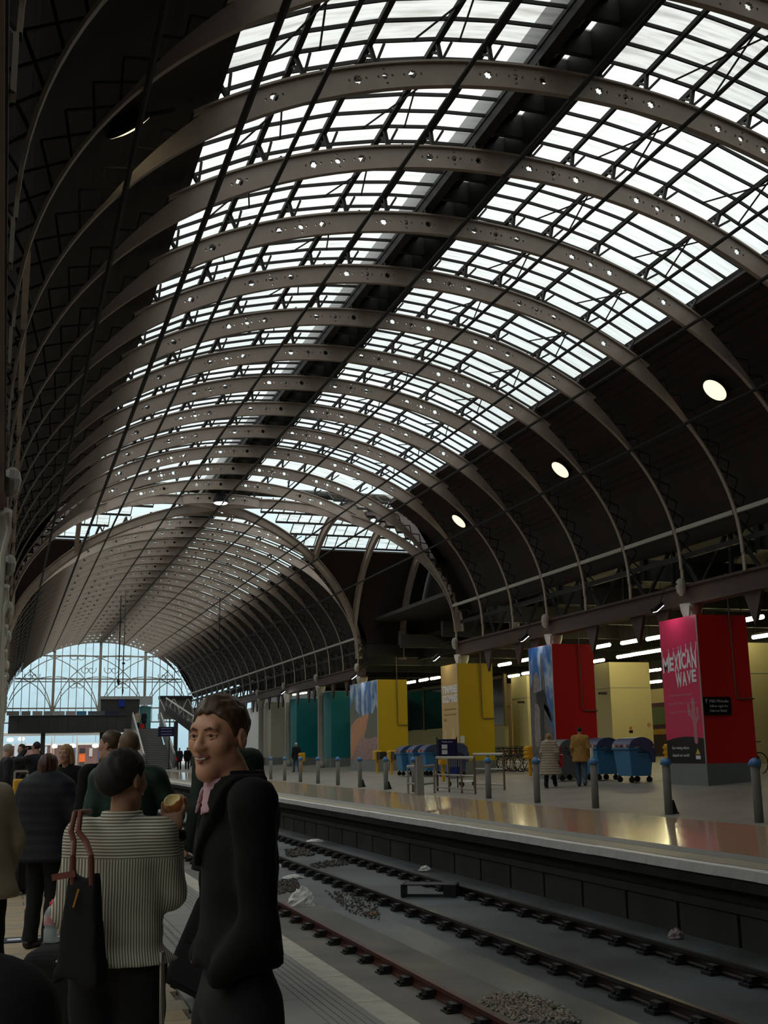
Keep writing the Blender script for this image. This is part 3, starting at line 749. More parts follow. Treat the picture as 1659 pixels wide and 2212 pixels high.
# pillar 3 : yellow, tan lettered panel
t, p, shp, D, H = pillar(11, M_YEL, M_TANP, 'square hoarding pillar with yellow end and tan panel of white block lettering', None)
def onface3(nm, txt, m, wid, u, z, par, bold=0.0, size=0.2, dy=1.0):
    me = text_mesh(txt, size, 0.001, 'LEFT', 1.1, fit=wid, bold=bold)
    if dy != 1.0:
        hy = [v.co.y for v in me.vertices]; me.transform(Matrix.Translation((0, -min(hy), 0))); me.transform(Matrix.Diagonal((1, dy/(max(hy)-min(hy)), 1, 1)))
    return lettering(nm, me, m, par, Matrix.Translation((-0.024, D-0.02-(D-0.04)*u, z)) @ MX)
for k, (s, w, u) in enumerate((('TIN', 0.8, 0.05), ('MINES', 0.92, 0.5), ('GOLD', 0.84, 0.05), ('MINES', 0.86, 0.52))):
    onface3('letters', s, M_LETW, w, u, 3.5 if k < 2 else 3.1, p, 0.012, 0.3, 0.34)
M_BRT = mat('poster_caption_brown', (0.3, 0.18, 0.05), 0.5)
for k, w in enumerate((1.45, 1.42, 0.7)):
    onface3('caption', ('Cornish engineers and miners', 'took their skills to the gold', 'fields'+'')[k], M_BRT, w*(0.45 if k == 2 else 1), 0.13, 2.78-0.24*k, p, 0, 0.14)
for k in range(2):
    shp('printed_figure', [(0.08+0.55*k, 0.05), (0.3+0.55*k, 0.05), (0.26+0.5*k, 0.3), (0.16+0.5*k, 0.34), (0.05+0.55*k, 0.25)], mat('poster_pale_figure', (0.62, 0.46, 0.22)), 0.002)
MB().box(0.05, 0.24, -0.012, 0.0, 1.35, 1.65).build('notice', M_LETW, t)
# pillar 4 : yellow, printed landscape
t, p, shp, D, H = pillar(14.07, M_YEL, M_SKYP, 'wide hoarding pillar with yellow end and printed orange hillside under blue sky', None, (on_x(818, 1660, PX0).y, on_x(758, 1660, PX0).y))
shp('printed_scrub', [(0, 0.4), (0.4, 0.5), (0.33, 0.6), (0.22, 0.66), (0.17, 0.85), (0.1, 0.78), (0, 0.68)], M_SCRUB, 0.001)
shp('printed_hill', [(0, 0), (1, 0), (1, 0.6), (0.7, 0.58), (0.4, 0.565), (0.2, 0.52), (0.03, 0.44)], M_ORANGE, 0.002)
shp('printed_bushes', [(0.55, 0.2), (1, 0.2), (1, 0.62), (0.95, 0.7), (0.85, 0.58), (0.72, 0.6), (0.6, 0.4), (0.52, 0.3)], M_SCRUB, 0.003)
shp('printed_flowers', [(0.0, 0), (1, 0), (1, 0.3), (0.7, 0.26), (0.45, 0.3), (0.25, 0.2), (0.1, 0.06)], M_FLOW, 0.004)
shp('printed_pole', [(0.4, 0.55), (0.43, 0.55), (0.425, 0.8), (0.405, 0.8)], M_PBLK, 0.0035)
for n_, yo in ((5, 0), (8, 0), (11, 0), (15.15, 0)):
    yc = rib_y(n_)-0.45
    floodlight(PX0-0.55, yc+0.1, PTOP+0.28, {5: 'white floodlight on an arm above the pink MEXICAN WAVE panel', 8: 'white floodlight on an arm above the printed engine house panel', 11: 'white floodlight on an arm above the tan lettered panel'}.get(n_, 'white floodlight on an arm above the printed orange hillside panel'))
# plain hoardings further along
def plain(x0, x1, y0, y1, top, m, label, cat='hoarding', seams=0):
    zb = zr(x0); t = empty('hoarding', (x0, y0, zb)); tag(t, label, cat)
    MB().box(0, x1-x0, 0, y1-y0, 0.58, top-zb).build('panel_body', m, t)
    MB().box(-0.015, x1-x0+0.015, -0.015, y1-y0+0.015, -0.02, 0.58).build('plinth', M_PLINTH, t)
    for k in range(seams):
        MB().box((x1-x0)*(k+1)/(seams+1)-0.01, (x1-x0)*(k+1)/(seams+1)+0.01, -0.012, 0, 0.58, top-zb).build('seam_strip', M_PLINTH, t)
    return t
plain(19.75, 23.6, 71.0, 73.0, 5.35, M_TEAL, 'teal hoarding box beside the printed orange hillside pillar', seams=0)
plain(19.75, 23.8, 80.2, 82.2, 5.35, M_TEAL, 'teal hoarding box between two pale iron columns')
plain(19.75, 23.8, 88.6, 90.6, 5.45, M_CREAM, 'cream panelled hoarding beyond the teal boxes', seams=1)
plain(19.75, 20.2, 91.5, 103, 5.3, M_WHT, 'white hoarding wall lit by a floodlight at the far end')
for X, y, z in ((18.5, 96.5, 5.6), (18.7, 80.0, 5.75)):
    floodlight(X, y, z, 'white floodlight fixed to an iron column near the far hoardings', 50)
# second row of pale boxed columns inside the aisle
for k, (px, py, m, lb, w, D) in enumerate(((1608, 1388, M_PALEY, 'pale yellow boxed column behind the red MEXICAN WAVE pillar', 1.7, 1.9), (1315, 1430, M_PALEY, 'pale yellow boxed column with a small door, behind the large blue bins', 2.0, 1.9),
        (1137, 1459, M_PALEY, 'pale yellow boxed column behind the printed engine house pillar', 1.5, 1.9), (1102, 1476, M_PEACH, 'peach boxed column beside the yellow lettered pillar', 1.5, 5.0),
        (909, 1535, M_PALEY, 'low pale yellow boxed column behind the small blue bins', 2.0, 2.0))):
    top = 5.25 if k != 4 else 4.4
    c = on_z(px, py, top); zb = zr(c.x)
    t = empty('boxed_column', (c.x, c.y, zb)); tag(t, lb, 'column casing')
    MB().box(0, w, 0, D, 0, top-zb).build('casing', m, t)
    MB().box(-0.006, w+0.006, -0.006, D+0.006, (top-zb)*0.74, (top-zb)*0.745).build('joint', M_PLINTH, t)
    f = MB().box(-0.35, -0.02, 0.3, 0.45, (top-zb)*0.68, (top-zb)*0.68+0.1).build('lamp_fitting', M_DARKIRON, t)
    if k == 1:
        d = MB().box(0.6, 1.2, -0.015, 0, 0.5, 1.65).build('access_door', M_PALEY, t)
        MB().box(0.8, 0.98, -0.022, -0.015, 1.28, 1.4).build('notice', M_PBLK, d); MB().box(0.82, 0.95, -0.022, -0.015, 1.44, 1.55).build('notice', mat('notice_red', (0.45, 0.12, 0.06)), d)
        MB().lathe([(0.09, 0), (0.09, 0.02)], 16, Matrix.Translation((1.8, -0.002, 1.62)) @ Matrix.Rotation(math.pi/2, 4, 'X')).build('round_sticker', mat('sticker_pink', (0.5, 0.25, 0.15)), t)
# low olive wall with a dark glazed screen behind the small bins
a = on_fl(945, 1655)
t = empty('aisle_screen', (24.2, 60, zr(24.2))); tag(t, 'olive half-height wall carrying dark glazed panels behind the small blue bins', 'screen')
MB().box(0, 0.2, -6, 22, 0, 1.9).build('dado', mat('olive_wall', (0.3, 0.27, 0.12), 0.6), t)
for k in range(7): MB().box(0.05, 0.12, -5.9+4*k, -2.1+4*k, 1.95, 4.3).build('dark_pane', mat('dark_glazing', (0.012, 0.012, 0.01), 0.1, spec=0.6), t)
for k in range(8): MB().box(0, 0.15, -6.1+4*k, -5.9+4*k, 1.9, 4.5).build('mullion', mat('screen_frame', (0.12, 0.09, 0.03), 0.5), t)
MB().box(0, 0.15, -6, 22, 4.3, 4.45).build('head_rail', MATS['screen_frame'], t)
# ---- fluorescent fittings
def tube_light(pos, L, i):
    t = empty('strip_light', pos); tag(t, 'lit fluorescent strip light hanging under the dark aisle roof', 'lamp', 'strip lights in the aisle')
    MB().box(-0.07, 0.07, -L/2, L/2, 0.05, 0.13).build('housing', M_DARKIRON, t)
    MB().tube([(0, -L/2+0.03, -0.02), (0, L/2-0.03, -0.02)], 0.08, 8).build('tube', M_TUBE, t)  # tube thickened to put its glare into the shape
    for s in (-1, 1): MB().tube([(0, s*L*0.35, 0.13), (0, s*L*0.35, 9.02-pos[2])], 0.012, 5).build('hanger', M_DARKIRON, t)
TL = [(1620, 1336), (1418, 1376), (1362, 1385), (1299, 1395), (1138, 1424), (1090, 1434), (940, 1464), (915, 1468), (888, 1473),
      (1422, 1404), (1385, 1410), (1350, 1416), (1289, 1427), (1140, 1453), (1110, 1459), (1072, 1466),
      (1412, 1447), (1414, 1472), (1621, 1417), (1645, 1446), (1652, 1411), (1108, 1493), (893, 1500), (918, 1494), (878, 1522), (1560, 1365), (1650, 1372)]
for i, (x, y) in enumerate(TL):
    p = on_z(x, y, 6.0)
    if p.x > 39 or p.x < 20: p = on_x(x, y, 37)
    tube_light(p, 1.5, i)
for k in range(4):
    p = on_x(722+9*k, 1486-1.3*k, 30); tube_light(p, 1.2, k)
for k in range(4):
    p = on_x(636+9*k, 1500-1.5*k, 30); tube_light(p, 1.2, k)
# ---- bollards
BB = []
bm = MB().lathe([(0.085, 0.0), (0.085, 1.05), (0.075, 1.06)], 14); bm.smooth = True; B1 = bm.mesh('post', mat('bollard_grey', (0.22, 0.22, 0.215), 0.45))
bm = MB().lathe([(0.115, 1.03), (0.12, 1.06), (0.115, 1.09), (0.08, 1.14), (0.04, 1.17), (0.005, 1.18)], 14); bm.smooth = True; B2 = bm.mesh('cap', mat('bollard_cap_blue', (0.05, 0.17, 0.38), 0.35))
for i, (x, y) in enumerate([(1640, 1772), (1445, 1757), (1287, 1746), (1161, 1736), (1056, 1728), (895, 1712), (834, 1707), (778, 1701), (730, 1697), (687, 1692), (649, 1689), (615, 1685), (585, 1681), (559, 1678)]):
    p = on_fl(x, y); p.x = 13.3
    t = empty('bollard', (13.3, on_x(x, y, 13.3).y, zr(13.3)-0.01)); obj('post', B1, t); obj('cap', B2, t)
    lb = 'grey bollard with a domed blue cap standing along the edge of the polished paving'
    if i in (1, 6, 7):
        MB().prism([(0.09, 0.0), (0.28, 0.0), (0.2, 0.06), (0.12, 0.3), (0.09, 0.3)], lambda q: (q[0], -0.03, q[1]), lambda q: (q[0], 0.03, q[1])).build('hinged_flap', M_BLACK, t)
        lb = 'grey blue-capped bollard with a black wedge at its foot'
    if i == 2:
        MB().box(-0.06, 0.0, -0.02, 0.02, 1.12, 1.4).build('white_tag', M_WHITE, t); lb = 'grey blue-capped bollard with a white strip standing up behind its cap'
    SP = {0: 'grey blue-capped bollard standing before the bicycles beyond the red pillar', 3: 'grey blue-capped bollard beside the beige-coated woman and a yellow guard box', 4: 'grey blue-capped bollard in front of the end of the trolley rail', 5: 'grey blue-capped bollard standing among the low hoop barriers'}
    if i in SP: lb = SP[i]
    elif i > 7: lb = 'grey blue-capped bollard in the row leading past the teal and cream hoardings'
    tag(t, lb, 'bollard', 'bollards along the polished paving')
# ---- wheeled bins
M_BBIN = mat('bin_blue', (0.045, 0.19, 0.38), 0.45); M_LID = mat('bin_lid_navy', (0.05, 0.075, 0.16), 0.4); M_GBIN = mat('bin_grey', (0.12, 0.13, 0.13), 0.5)
def big_bin(loc, rz, m, ml, label, w=1.3, d=1.05, h=1.05, junk=True, sc=1.0):
    """local x across the front, y depth; front looks to -y"""
    t = empty('wheeled_bin', loc, rz); t.scale = (sc, sc, sc); tag(t, label, 'bin')
    b = MB(); z0 = 0.2
    b.add([(-w/2*.86, -d/2*.8, z0), (w/2*.86, -d/2*.8, z0), (w/2*.86, d/2*.8, z0), (-w/2*.86, d/2*.8, z0), (-w/2, -d/2, h), (w/2, -d/2, h), (w/2, d/2, h), (-w/2, d/2, h)],
          [(3, 2, 1, 0), (0, 1, 5, 4), (1, 2, 6, 5), (2, 3, 7, 6), (3, 0, 4, 7), (4, 5, 6, 7)])
    b.box(-w/2-0.03, w/2+0.03, -d/2-0.04, d/2+0.03, h-0.06, h+0.01)
    bevel(b.build('tub', m, t), 0.02)
    l = MB(); pl = [(d/2*math.cos(math.pi*i/12)*1.03, h+0.02+0.3*math.sin(math.pi*i/12)) for i in range(13)]
    l.prism(pl, lambda p: (-w/2-0.04, p[0], p[1]), lambda p: (w/2+0.04, p[0], p[1]))
    for s in (-1, 1): l.prism([(-d*0.3, h+0.1), (d*0.3, h+0.1), (d*0.55, h-0.1), (d*0.5, h-0.45), (d*0.38, h-0.45), (d*0.3, h-0.15)], lambda p: (s*(w/2+0.02), p[0], p[1]), lambda p: (s*(w/2+0.07), p[0], p[1]))
    l.build('lid', ml, t)
    for sx in (-1, 1):
        for sy in (-1, 1):
            M = Matrix.Translation((sx*w*0.36, sy*d*0.36, 0.09)) @ Matrix.Rotation(math.pi/2, 4, 'Y')
            MB().lathe([(0.03, -0.03), (0.09, -0.03), (0.09, 0.03), (0.03, 0.03)], 12, M).box(sx*w*0.36-0.02, sx*w*0.36+0.02, sy*d*0.36-0.03, sy*d*0.36+0.03, 0.12, 0.24).build('wheel', M_RUBBER, t)
        MB().tube([(sx*w/2, -0.12, h-0.14), (sx*(w/2+0.07), -0.1, h-0.14), (sx*(w/2+0.07), 0.1, h-0.14), (sx*w/2, 0.12, h-0.14)], 0.018, 6).build('handle', M_DARKIRON, t)
    if junk:
        for k in range(3):
            x = -w*0.36+k*w*0.34; c = [(0.5, 0.42, 0.2), (0.45, 0.08, 0.08), (0.5, 0.3, 0.25)][k]
            MB().box(x-0.07, x+0.07, -d/2-0.05, -d/2+0.1, h+0.01, h+0.1).build('lid_sticker', mat('sticker_%d' % k, c), t)
    return t
p = on_fl(1350, 1692); big_bin((p.x+0.35, p.y, zr(p.x+0.35)), -math.pi/2, M_BBIN, M_LID, 'large blue wheeled bin with a navy rounded lid and red lid sticker', 1.0, 0.85)
q = on_fl(1290, 1688); big_bin((q.x+0.35, q.y+0.25, zr(q.x+0.5)), -math.pi/2, M_BBIN, M_LID, 'blue wheeled bin half hidden behind the larger blue bin', 0.9, 0.85)
q = on_fl(1226, 1688); big_bin((q.x+0.1, q.y+0.3, zr(q.x+0.4)), -math.pi/2, M_GBIN, M_GBIN, 'grey wheeled bin with rubbish on its lid beside the tan-jacket walker', 0.9, 0.85, junk=True)
for k, (px, lb) in enumerate(((888, 'small blue bin with a sloped grey lid, outermost of three in a row'), (914, 'small blue bin with a sloped lid, middle of three in a row'), (940, 'small blue bin with a sloped lid beside the navy notice board'))):
    q = on_fl(px, 1676); big_bin((q.x-0.1, q.y, zr(q.x+0.4)), -math.pi/2, M_BBIN, M_LID, lb, 0.78, 1.0, 1.0)
q = on_fl(970, 1678); big_bin((q.x-0.3, q.y-1.2, zr(q.x+0.4)), -math.pi/2, M_LID, M_LID, 'dark navy wheeled bin standing behind the notice board', 0.9, 1.0, 1.05, False)
# ---- yellow ribbed posts in front of the pillars
M_YPL = mat('yellow_plastic', (0.62, 0.33, 0.01), 0.4)
def yellow_post(px, py, label, dark=False):
    p = on_fl(px, py); t = empty('yellow_guard', p); tag(t, label, 'guard post')
    MB().box(-0.05, 0.05, -0.05, 0.05, 0, 0.75).build('post', M_YPL, t)
    b = MB().box(-0.16, 0.16, -0.26, 0.2, 0.62, 1.12); bevel(b.build('head', M_YPL, t), 0.05, 3)
    for z in (0.72, 0.87, 1.02): MB().box(-0.19, -0.1, -0.24, 0.18, z-0.035, z+0.035).build('ridge', M_YPL, t)
    if dark: MB().box(-0.1, 0.3, -0.75, -0.27, 0.68, 1.05).build('dark_bracket', M_BLACK, t)
yellow_post(1455, 1690, 'yellow ribbed guard box on a post before the MEXICAN WAVE panel')
yellow_post(815, 1670, 'yellow guard box on a post at the corner of the orange hillside panel', True)
yellow_post(846, 1672, 'yellow guard box on a post by the yellow pillar end', True)
yellow_post(958, 1688, 'yellow guard box on a post behind the trolley rail')
yellow_post(1146, 1676, 'yellow guard box half hidden behind a bollard next to the bicycles')
yellow_post(652, 1668, 'yellow guard box on a post beside a pale iron column')
# ---- trolley bay rails, small hoop barrier, sign and luggage trolley
def frame(nm, a, b, h, label, grp=None, mids=(0.5, 0.12), posts=2, r=0.035, m=M_STEEL):
    a, b = Vector(a), Vector(b); t = empty(nm, a); tag(t, label, 'railing', grp); d = b-a
    for k in range(posts):
        q = d*(k/(posts-1)); MB().tube([(q.x, q.y, q.z), (q.x, q.y, q.z+h)], r, 8).build('post', mat('rail_post_brown', (0.2, 0.15, 0.11), 0.4, 0.5) if m is M_STEEL else m, t)
    MB().tube([(0, 0, h), (d.x, d.y, d.z+h)], r*1.25, 8).build('top_rail', m, t)
    for f in mids: MB().tube([(0, 0, h*f), (d.x, d.y, d.z+h*f)], r*0.8, 8).build('mid_rail', m, t)
    return t
frame('trolley_rail', on_fl(945, 1709), on_fl(1027, 1716), 1.1, 'steel rail with three cross bars on the track side of the trolley bay', posts=4)
frame('trolley_rail', on_fl(1025, 1704), on_fl(1090, 1707), 1.12, 'steel rail closing the end of the trolley bay beside a bollard', posts=3, mids=(0.58, 0.15))
M_PIPE = mat('galvanised_pipe', (0.3, 0.295, 0.28), 0.45, 0.4)
frame('hoop_barrier', on_fl(882, 1714), on_fl(898, 1716), 0.88, 'low galvanised hoop barrier across the bollard line', mids=(0.38,), r=0.04, m=M_PIPE)
frame('hoop_barrier', on_fl(914, 1717), on_fl(939, 1714), 0.88, 'low galvanised hoop barrier next to the trolley bay', mids=(0.38,), r=0.04, m=M_PIPE)
p = on_fl(907, 1717.5); t = empty('meter_post', p); tag(t, 'short square galvanised post between the hoop barriers', 'post'); MB().box(-0.1, 0.1, -0.05, 0.05, 0, 1.2).build('post', M_PIPE, t); MB().box(-0.11, 0.11, -0.06, 0.06, 1.2, 1.23).build('cap', M_PIPE, t)
p = on_fl(968, 1706); t = empty('notice_board', p); tag(t, 'navy notice board with two white squares above the trolley rail', 'sign')
for s in (-1, 1): MB().tube([(s*0.36, 0, 0), (s*0.36, 0, 1.75)], 0.022, 6).build('post', M_DARKIRON, t)
M_NAVY = mat('sign_navy', (0.012, 0.014, 0.07), 0.35)
bd = MB().box(-0.33, 0.33, -0.02, 0.02, 1.05, 1.68).build('board', M_NAVY, t)
for z in (1.18, 1.36): MB().box(-0.2, 0.0, -0.03, -0.02, z, z+0.14).build('white_square', M_LETW, bd)
lettering('heading', text_mesh('Trolley return', 0.09, 0.001, fit=0.4), M_LETW, bd, Matrix.Translation((-0.2, -0.024, 1.57)) @ MY)
p = on_fl(985, 1700); t = empty('luggage_trolley', (p.x+0.3, p.y+0.3, zr(p.x+0.3)), 0.3); tag(t, 'wire luggage trolley with blue panels parked inside the steel rails', 'trolley')
MB().tube([(-0.3, 0.3, 0.15), (-0.32, 0.36, 1.0), (0.32, 0.36, 1.0), (0.3, 0.3, 0.15)], 0.02, 6).build('handle_frame', M_STEEL, t)
m = MB()
for k in range(7): m.tube([(-0.3+0.1*k, 0.3, 0.2), (-0.3+0.1*k, -0.5, 0.16)], 0.01, 5)
for k in range(7): m.tube([(-0.3+0.1*k, 0.32, 0.5), (-0.3+0.1*k, 0.34, 0.9)], 0.008, 5)
m.build('wire_deck', M_STEEL, t)
M_TBLUE = mat('trolley_blue', (0.02, 0.05, 0.25), 0.4)
for s in (-1, 0, 1): MB().box(-0.1+s*0.22, 0.1+s*0.22, 0.28, 0.32, 0.42, 0.66).build('blue_panel', M_TBLUE, t)
MB().box(-0.33, 0.33, 0.26, 0.3, 0.25, 0.4).build('bumper', M_STEEL, t)
for sx in (-1, 1):
    for y in (-0.42, 0.3): MB().lathe([(0.02, -0.02), (0.075, -0.02), (0.075, 0.02), (0.02, 0.02)], 10, Matrix.Translation((sx*0.25, y, 0.075)) @ Matrix.Rotation(math.pi/2, 4, 'Y')).build('wheel', M_RUBBER, t)
# ---- bicycles
def bike_parts(col):
    T = []
    w = MB()
    for x in (-0.52, 0.52):
        w.tube([(x+0.33*math.cos(a), 0, 0.34+0.33*math.sin(a)) for a in [2*math.pi*k/20 for k in range(20)]], 0.018, 6, True)
    tyres = w
    sp = MB()
    for x in (-0.52, 0.52):
        for k in range(9):
            a = math.pi*k/9; sp.tube([(x-0.32*math.cos(a), 0, 0.34-0.32*math.sin(a)), (x+0.32*math.cos(a), 0, 0.34+0.32*math.sin(a))], 0.0035, 3)
    fr = MB(); A, B, Cc, Dd = (-0.52, 0, 0.34), (-0.06, 0, 0.32), (-0.2, 0, 0.82), (0.36, 0, 0.86)
    for a, b in ((A, B), (A, Cc), (B, Cc), (B, Dd), (Cc, Dd), (Dd, (0.52, 0, 0.34))): fr.tube([a, b], 0.017, 6)
    sd = MB().box(-0.36, -0.1, -0.06, 0.06, 0.92, 0.97).tube([Cc, (-0.23, 0, 0.94)], 0.014, 5)
    hb = MB().tube([(0.38, -0.27, 1.02), (0.36, 0, 1.0), (0.38, 0.27, 1.02)], 0.014, 6).tube([Dd, (0.35, 0, 1.0)], 0.015, 5)
    pd = MB().tube([(-0.06, -0.12, 0.2), (-0.06, 0.12, 0.44)], 0.012, 5).lathe([(0.09, -0.01), (0.09, 0.01)], 12, Matrix.Translation(B) @ Matrix.Rotation(math.pi/2, 4, 'X'))
    return [('tyres', tyres.mesh('tyres', M_RUBBER)), ('spokes', sp.mesh('spokes', M_STEEL)), ('frame', fr.mesh('frame', col)), ('saddle', sd.mesh('saddle', M_BLACK)), ('handlebar', hb.mesh('handlebar', M_DARKIRON)), ('crank', pd.mesh('crank', M_STEEL))]
BK = [bike_parts(mat('bike_'+n, c, 0.35)) for n, c in (('black', (0.015, 0.015, 0.015)), ('green', (0.04, 0.06, 0.03)), ('silver', (0.3, 0.3, 0.28)), ('maroon', (0.12, 0.02, 0.02)))]
def bike(x, y, rz, k, lb, g):
    t = empty('bicycle', (x, y, zr(x)), rz); t.rotation_euler[0] = random.uniform(0.0, 0.06); tag(t, lb, 'bicycle', g)
    for n, me in BK[k]: obj(n, me, t)
p = on_fl(1088, 1668)
for k in range(20): bike(20.95+random.uniform(-0.12, 0.12), 41.6+0.37*k, random.uniform(-0.06, 0.06), [0, 1, 0, 3, 0, 2, 0, 1, 0, 0, 3][k % 11], 'bicycle parked tightly in the row between two hoarding pillars', 'bicycles in the long rack')
for k in range(9): bike(21.6, 30.4+0.4*k, random.uniform(-0.06, 0.06), [0, 2, 0, 1, 0][k % 5], 'bicycle parked behind the largest blue bin', 'bicycles behind the bins')
for k in range(8): bike(21.9+0.1*k, 25.0+0.42*k, random.uniform(-0.06, 0.06), [0, 1, 2, 0][k % 4], 'bicycle parked beyond the red end of the MEXICAN WAVE pillar', 'bicycles beyond the red pillar')
# ---- train in the aisle
t = empty('train_carriage', (29, 6, zr(29)-0.9)); tag(t, 'purple and cream train carriage with red doors seen between the pillars', 'train')
MB().box(0, 2.7, 0, 46, 0.5, 1.9).build('lower_side', mat('train_dark', (0.03, 0.015, 0.03), 0.3), t)
MB().box(-0.01, 2.7, 0, 46, 1.9, 2.15).build('gold_band', mat('train_gold', (0.45, 0.24, 0.03), 0.35), t)
MB().box(0, 2.7, 0, 46, 2.15, 3.35).build('window_band', mat('train_purple', (0.06, 0.012, 0.05), 0.3), t)
MB().box(0, 2.7, 0, 46, 3.35, 4.0).build('roof_side', mat('train_cream', (0.5, 0.4, 0.2), 0.5), t)
for k in range(15): MB().box(-0.03, 0.0, 1.2+3*k, 3.1+3*k, 2.35, 3.15).build('carriage_window', mat('train_window', (0.12, 0.16, 0.08), 0.15), t)
for k in range(5): MB().box(-0.04, 0.0, 3.3+9*k, 4.0+9*k, 1.95, 3.3).build('red_door', mat('train_red', (0.4, 0.01, 0.03), 0.4), t)
# ---- round dome lamps against the haunches, hanging rods
M_DISC = mat('lit_warm_diffuser', (1, 0.9, 0.7), 0.5, emit=(1.0, 0.86, 0.58), emit_s=1.3)
def on_vault(x, y, off):
    d = ray(x, y); t = 8.0
    while t < 200:
        q = d*t; dx = abs(q.x-XC)/(RA+off); dz = max(0, CAMH+q.z-Z0)/(RB+off)
        if dx*dx+dz*dz > 1: break
        t += 0.05
    return Vector((q.x, q.y, CAMH+q.z))
def dome(px, py, label, r=0.3, rx=0.0):
    pos = on_vault(px, py, 0.5)
    nx, nz = (pos.x-XC)/RA**2, (pos.z-Z0)/RB**2; l = math.hypot(nx, nz)
    t = empty('round_ceiling_lamp', pos); tag(t, label, 'lamp', 'round lamps on the haunch: '+label[-24:]); t.rotation_euler = (rx, math.atan2(nx, nz), 0)
    MB().lathe([(r, 0.0), (r*1.06, 0.02), (r*0.95, 0.1), (r*0.6, 0.14)], 24).build('housing', M_DARKIRON, t, True)
    MB().lathe([(0.01, -0.06), (r*0.55, -0.045), (r*0.98, -0.005), (r*0.98, 0.01)], 24).build('diffuser', M_DISC, t, True)
    MB().box(-0.03, 0.03, -1.7, 1.7, 0.1, 0.15).build('mounting_bar', M_DARKIRON, t)
for x, y in ((1544, 843), (1210, 1015), (991, 1126)):
    dome(x, y, 'round warm lamp set against the brown boarding above the hoardings', 0.36)
dome(280, 275, 'round warm lamp on the dark near-side haunch boarding', 0.36, 0.5)
def on_roof(x, y, off=0.0):
    d = ray(x, y); t = 5.0
    while t < 200:
        q = d*t; dx = abs(q.x-XC)
        if dx > RA or CAMH+q.z > Z0+RB*math.sqrt(max(0, 1-(dx/RA)**2)): break
        t += 0.1
    return Vector((q.x, q.y, CAMH+q.z))
for (x, y0, y1, r, lb) in ((262, 1275, 1480, 0.09, 'long black pole hanging from the roof before the glazed end screen'), (475, 1300, 1410, 0.06, 'thin black pole hanging beneath the haunch of the roof'), (268, 1400, 1500, 0.05, 'thin rod hanging low in front of the end screen')):
    p = on_x(x, y0, 7.9 if x < 300 else 13.5)
    if x > 300: p = on_roof(x, y0)
    yr = rib_y(round((p.y-17.0)/3.05)+1); p = on_y(x, y0, yr)
    q = on_y(x, y1, p.y)
    t = empty('hanging_pole', p); tag(t, lb, 'pole')
    zt_ = Z0+RB*math.sqrt(max(0, 1-((p.x-XC)/RA)**2))-p.z
    MB().tube([(0, 0, zt_), (0, 0, q.z-p.z)], r*0.5, 6).build('pole', M_BLACK, t)
    MB().lathe([(r*2.2, 0.0), (r*2.2, 0.12)], 8, Matrix.Translation((0, 0, (q.z-p.z)*0.35))).build('collar', M_BLACK, t)
    MB().lathe([(r*0.5, 0.0), (r, 0.2), (r*1.4, 0.3), (r*0.5, 0.5)], 8, Matrix.Translation((0, 0, q.z-p.z))).build('end_fitting', M_BLACK, t)
p = on_x(477, 1080, 9.4); t = empty('roof_floodlight', p); tag(t, 'bright white lamp hanging at the crown of the transept crossing', 'lamp')
MB().lathe([(0.34, -0.15), (0.36, 0.0), (0.2, 0.3), (0.08, 0.5)], 14).build('housing', M_DARKIRON, t); MB().lathe([(0.05, -0.22), (0.28, -0.19), (0.33, -0.14)], 14).build('lens', M_LAMP, t); MB().tube([(0, 0, 0.5), (0, 0, 2.2)], 0.03, 6).build('stem', M_DARKIRON, t)
# ================================================================ TRACK
M_RAILT = mat('rail_dark_steel', (0.035, 0.032, 0.03), 0.35, 0.6, noise=((0.07, 0.035, 0.025), 0.8, 2.0))
M_RAILR = mat('rail_rusty_red', (0.10, 0.028, 0.022), 0.45, 0.3, noise=((0.04, 0.02, 0.018), 0.7, 2.0))
M_CHAIR = mat('rail_chair_black', (0.012, 0.012, 0.012), 0.6)
ch = MB().box(-0.19, 0.19, -0.1, 0.1, -1.07, -1.03).box(-0.13, -0.03, -0.08, 0.08, -1.03, -0.955).box(0.03, 0.11, -0.08, 0.08, -1.03, -0.965)
for sx in (-0.15, 0.15): ch.lathe([(0.025, -1.03), (0.025, -1.0)], 6, Matrix.Translation((sx, 0.05, 0))).lathe([(0.025, -1.03), (0.025, -1.0)], 6, Matrix.Translation((sx, -0.05, 0)))
CH_ME = ch.mesh('rail_chair', M_CHAIR)
def track(xs, label, mts):
    t = empty('railway_track', ((xs[0]+xs[1])/2, 0, 0)); tag(t, label, 'railway track')
    cx = (xs[0]+xs[1])/2
    for X, m in zip(xs, mts):
        prof = [(-0.035, -0.9), (0.035, -0.9), (0.037, -0.945), (0.012, -0.96), (0.012, -1.01), (0.04, -1.03), (0.04, -1.05), (-0.04, -1.05), (-0.04, -1.03), (-0.012, -1.01), (-0.012, -0.96), (-0.037, -0.945)]
        MB().prism(prof, lambda p: (X-cx+p[0], -28, p[1]), lambda p: (X-cx+p[0], 165, p[1])).build('rail', m, t)
        for k in range(75): obj('rail_chair', CH_ME, t, (X-cx, 5+0.76*k, 0))
track((3.22, 4.68), 'railway track with a rusty red rail beside the near platform', (M_RAILT, M_RAILR))
track((6.66, 8.35), 'dark steel railway track beside the far platform wall', (M_RAILT, M_RAILT))
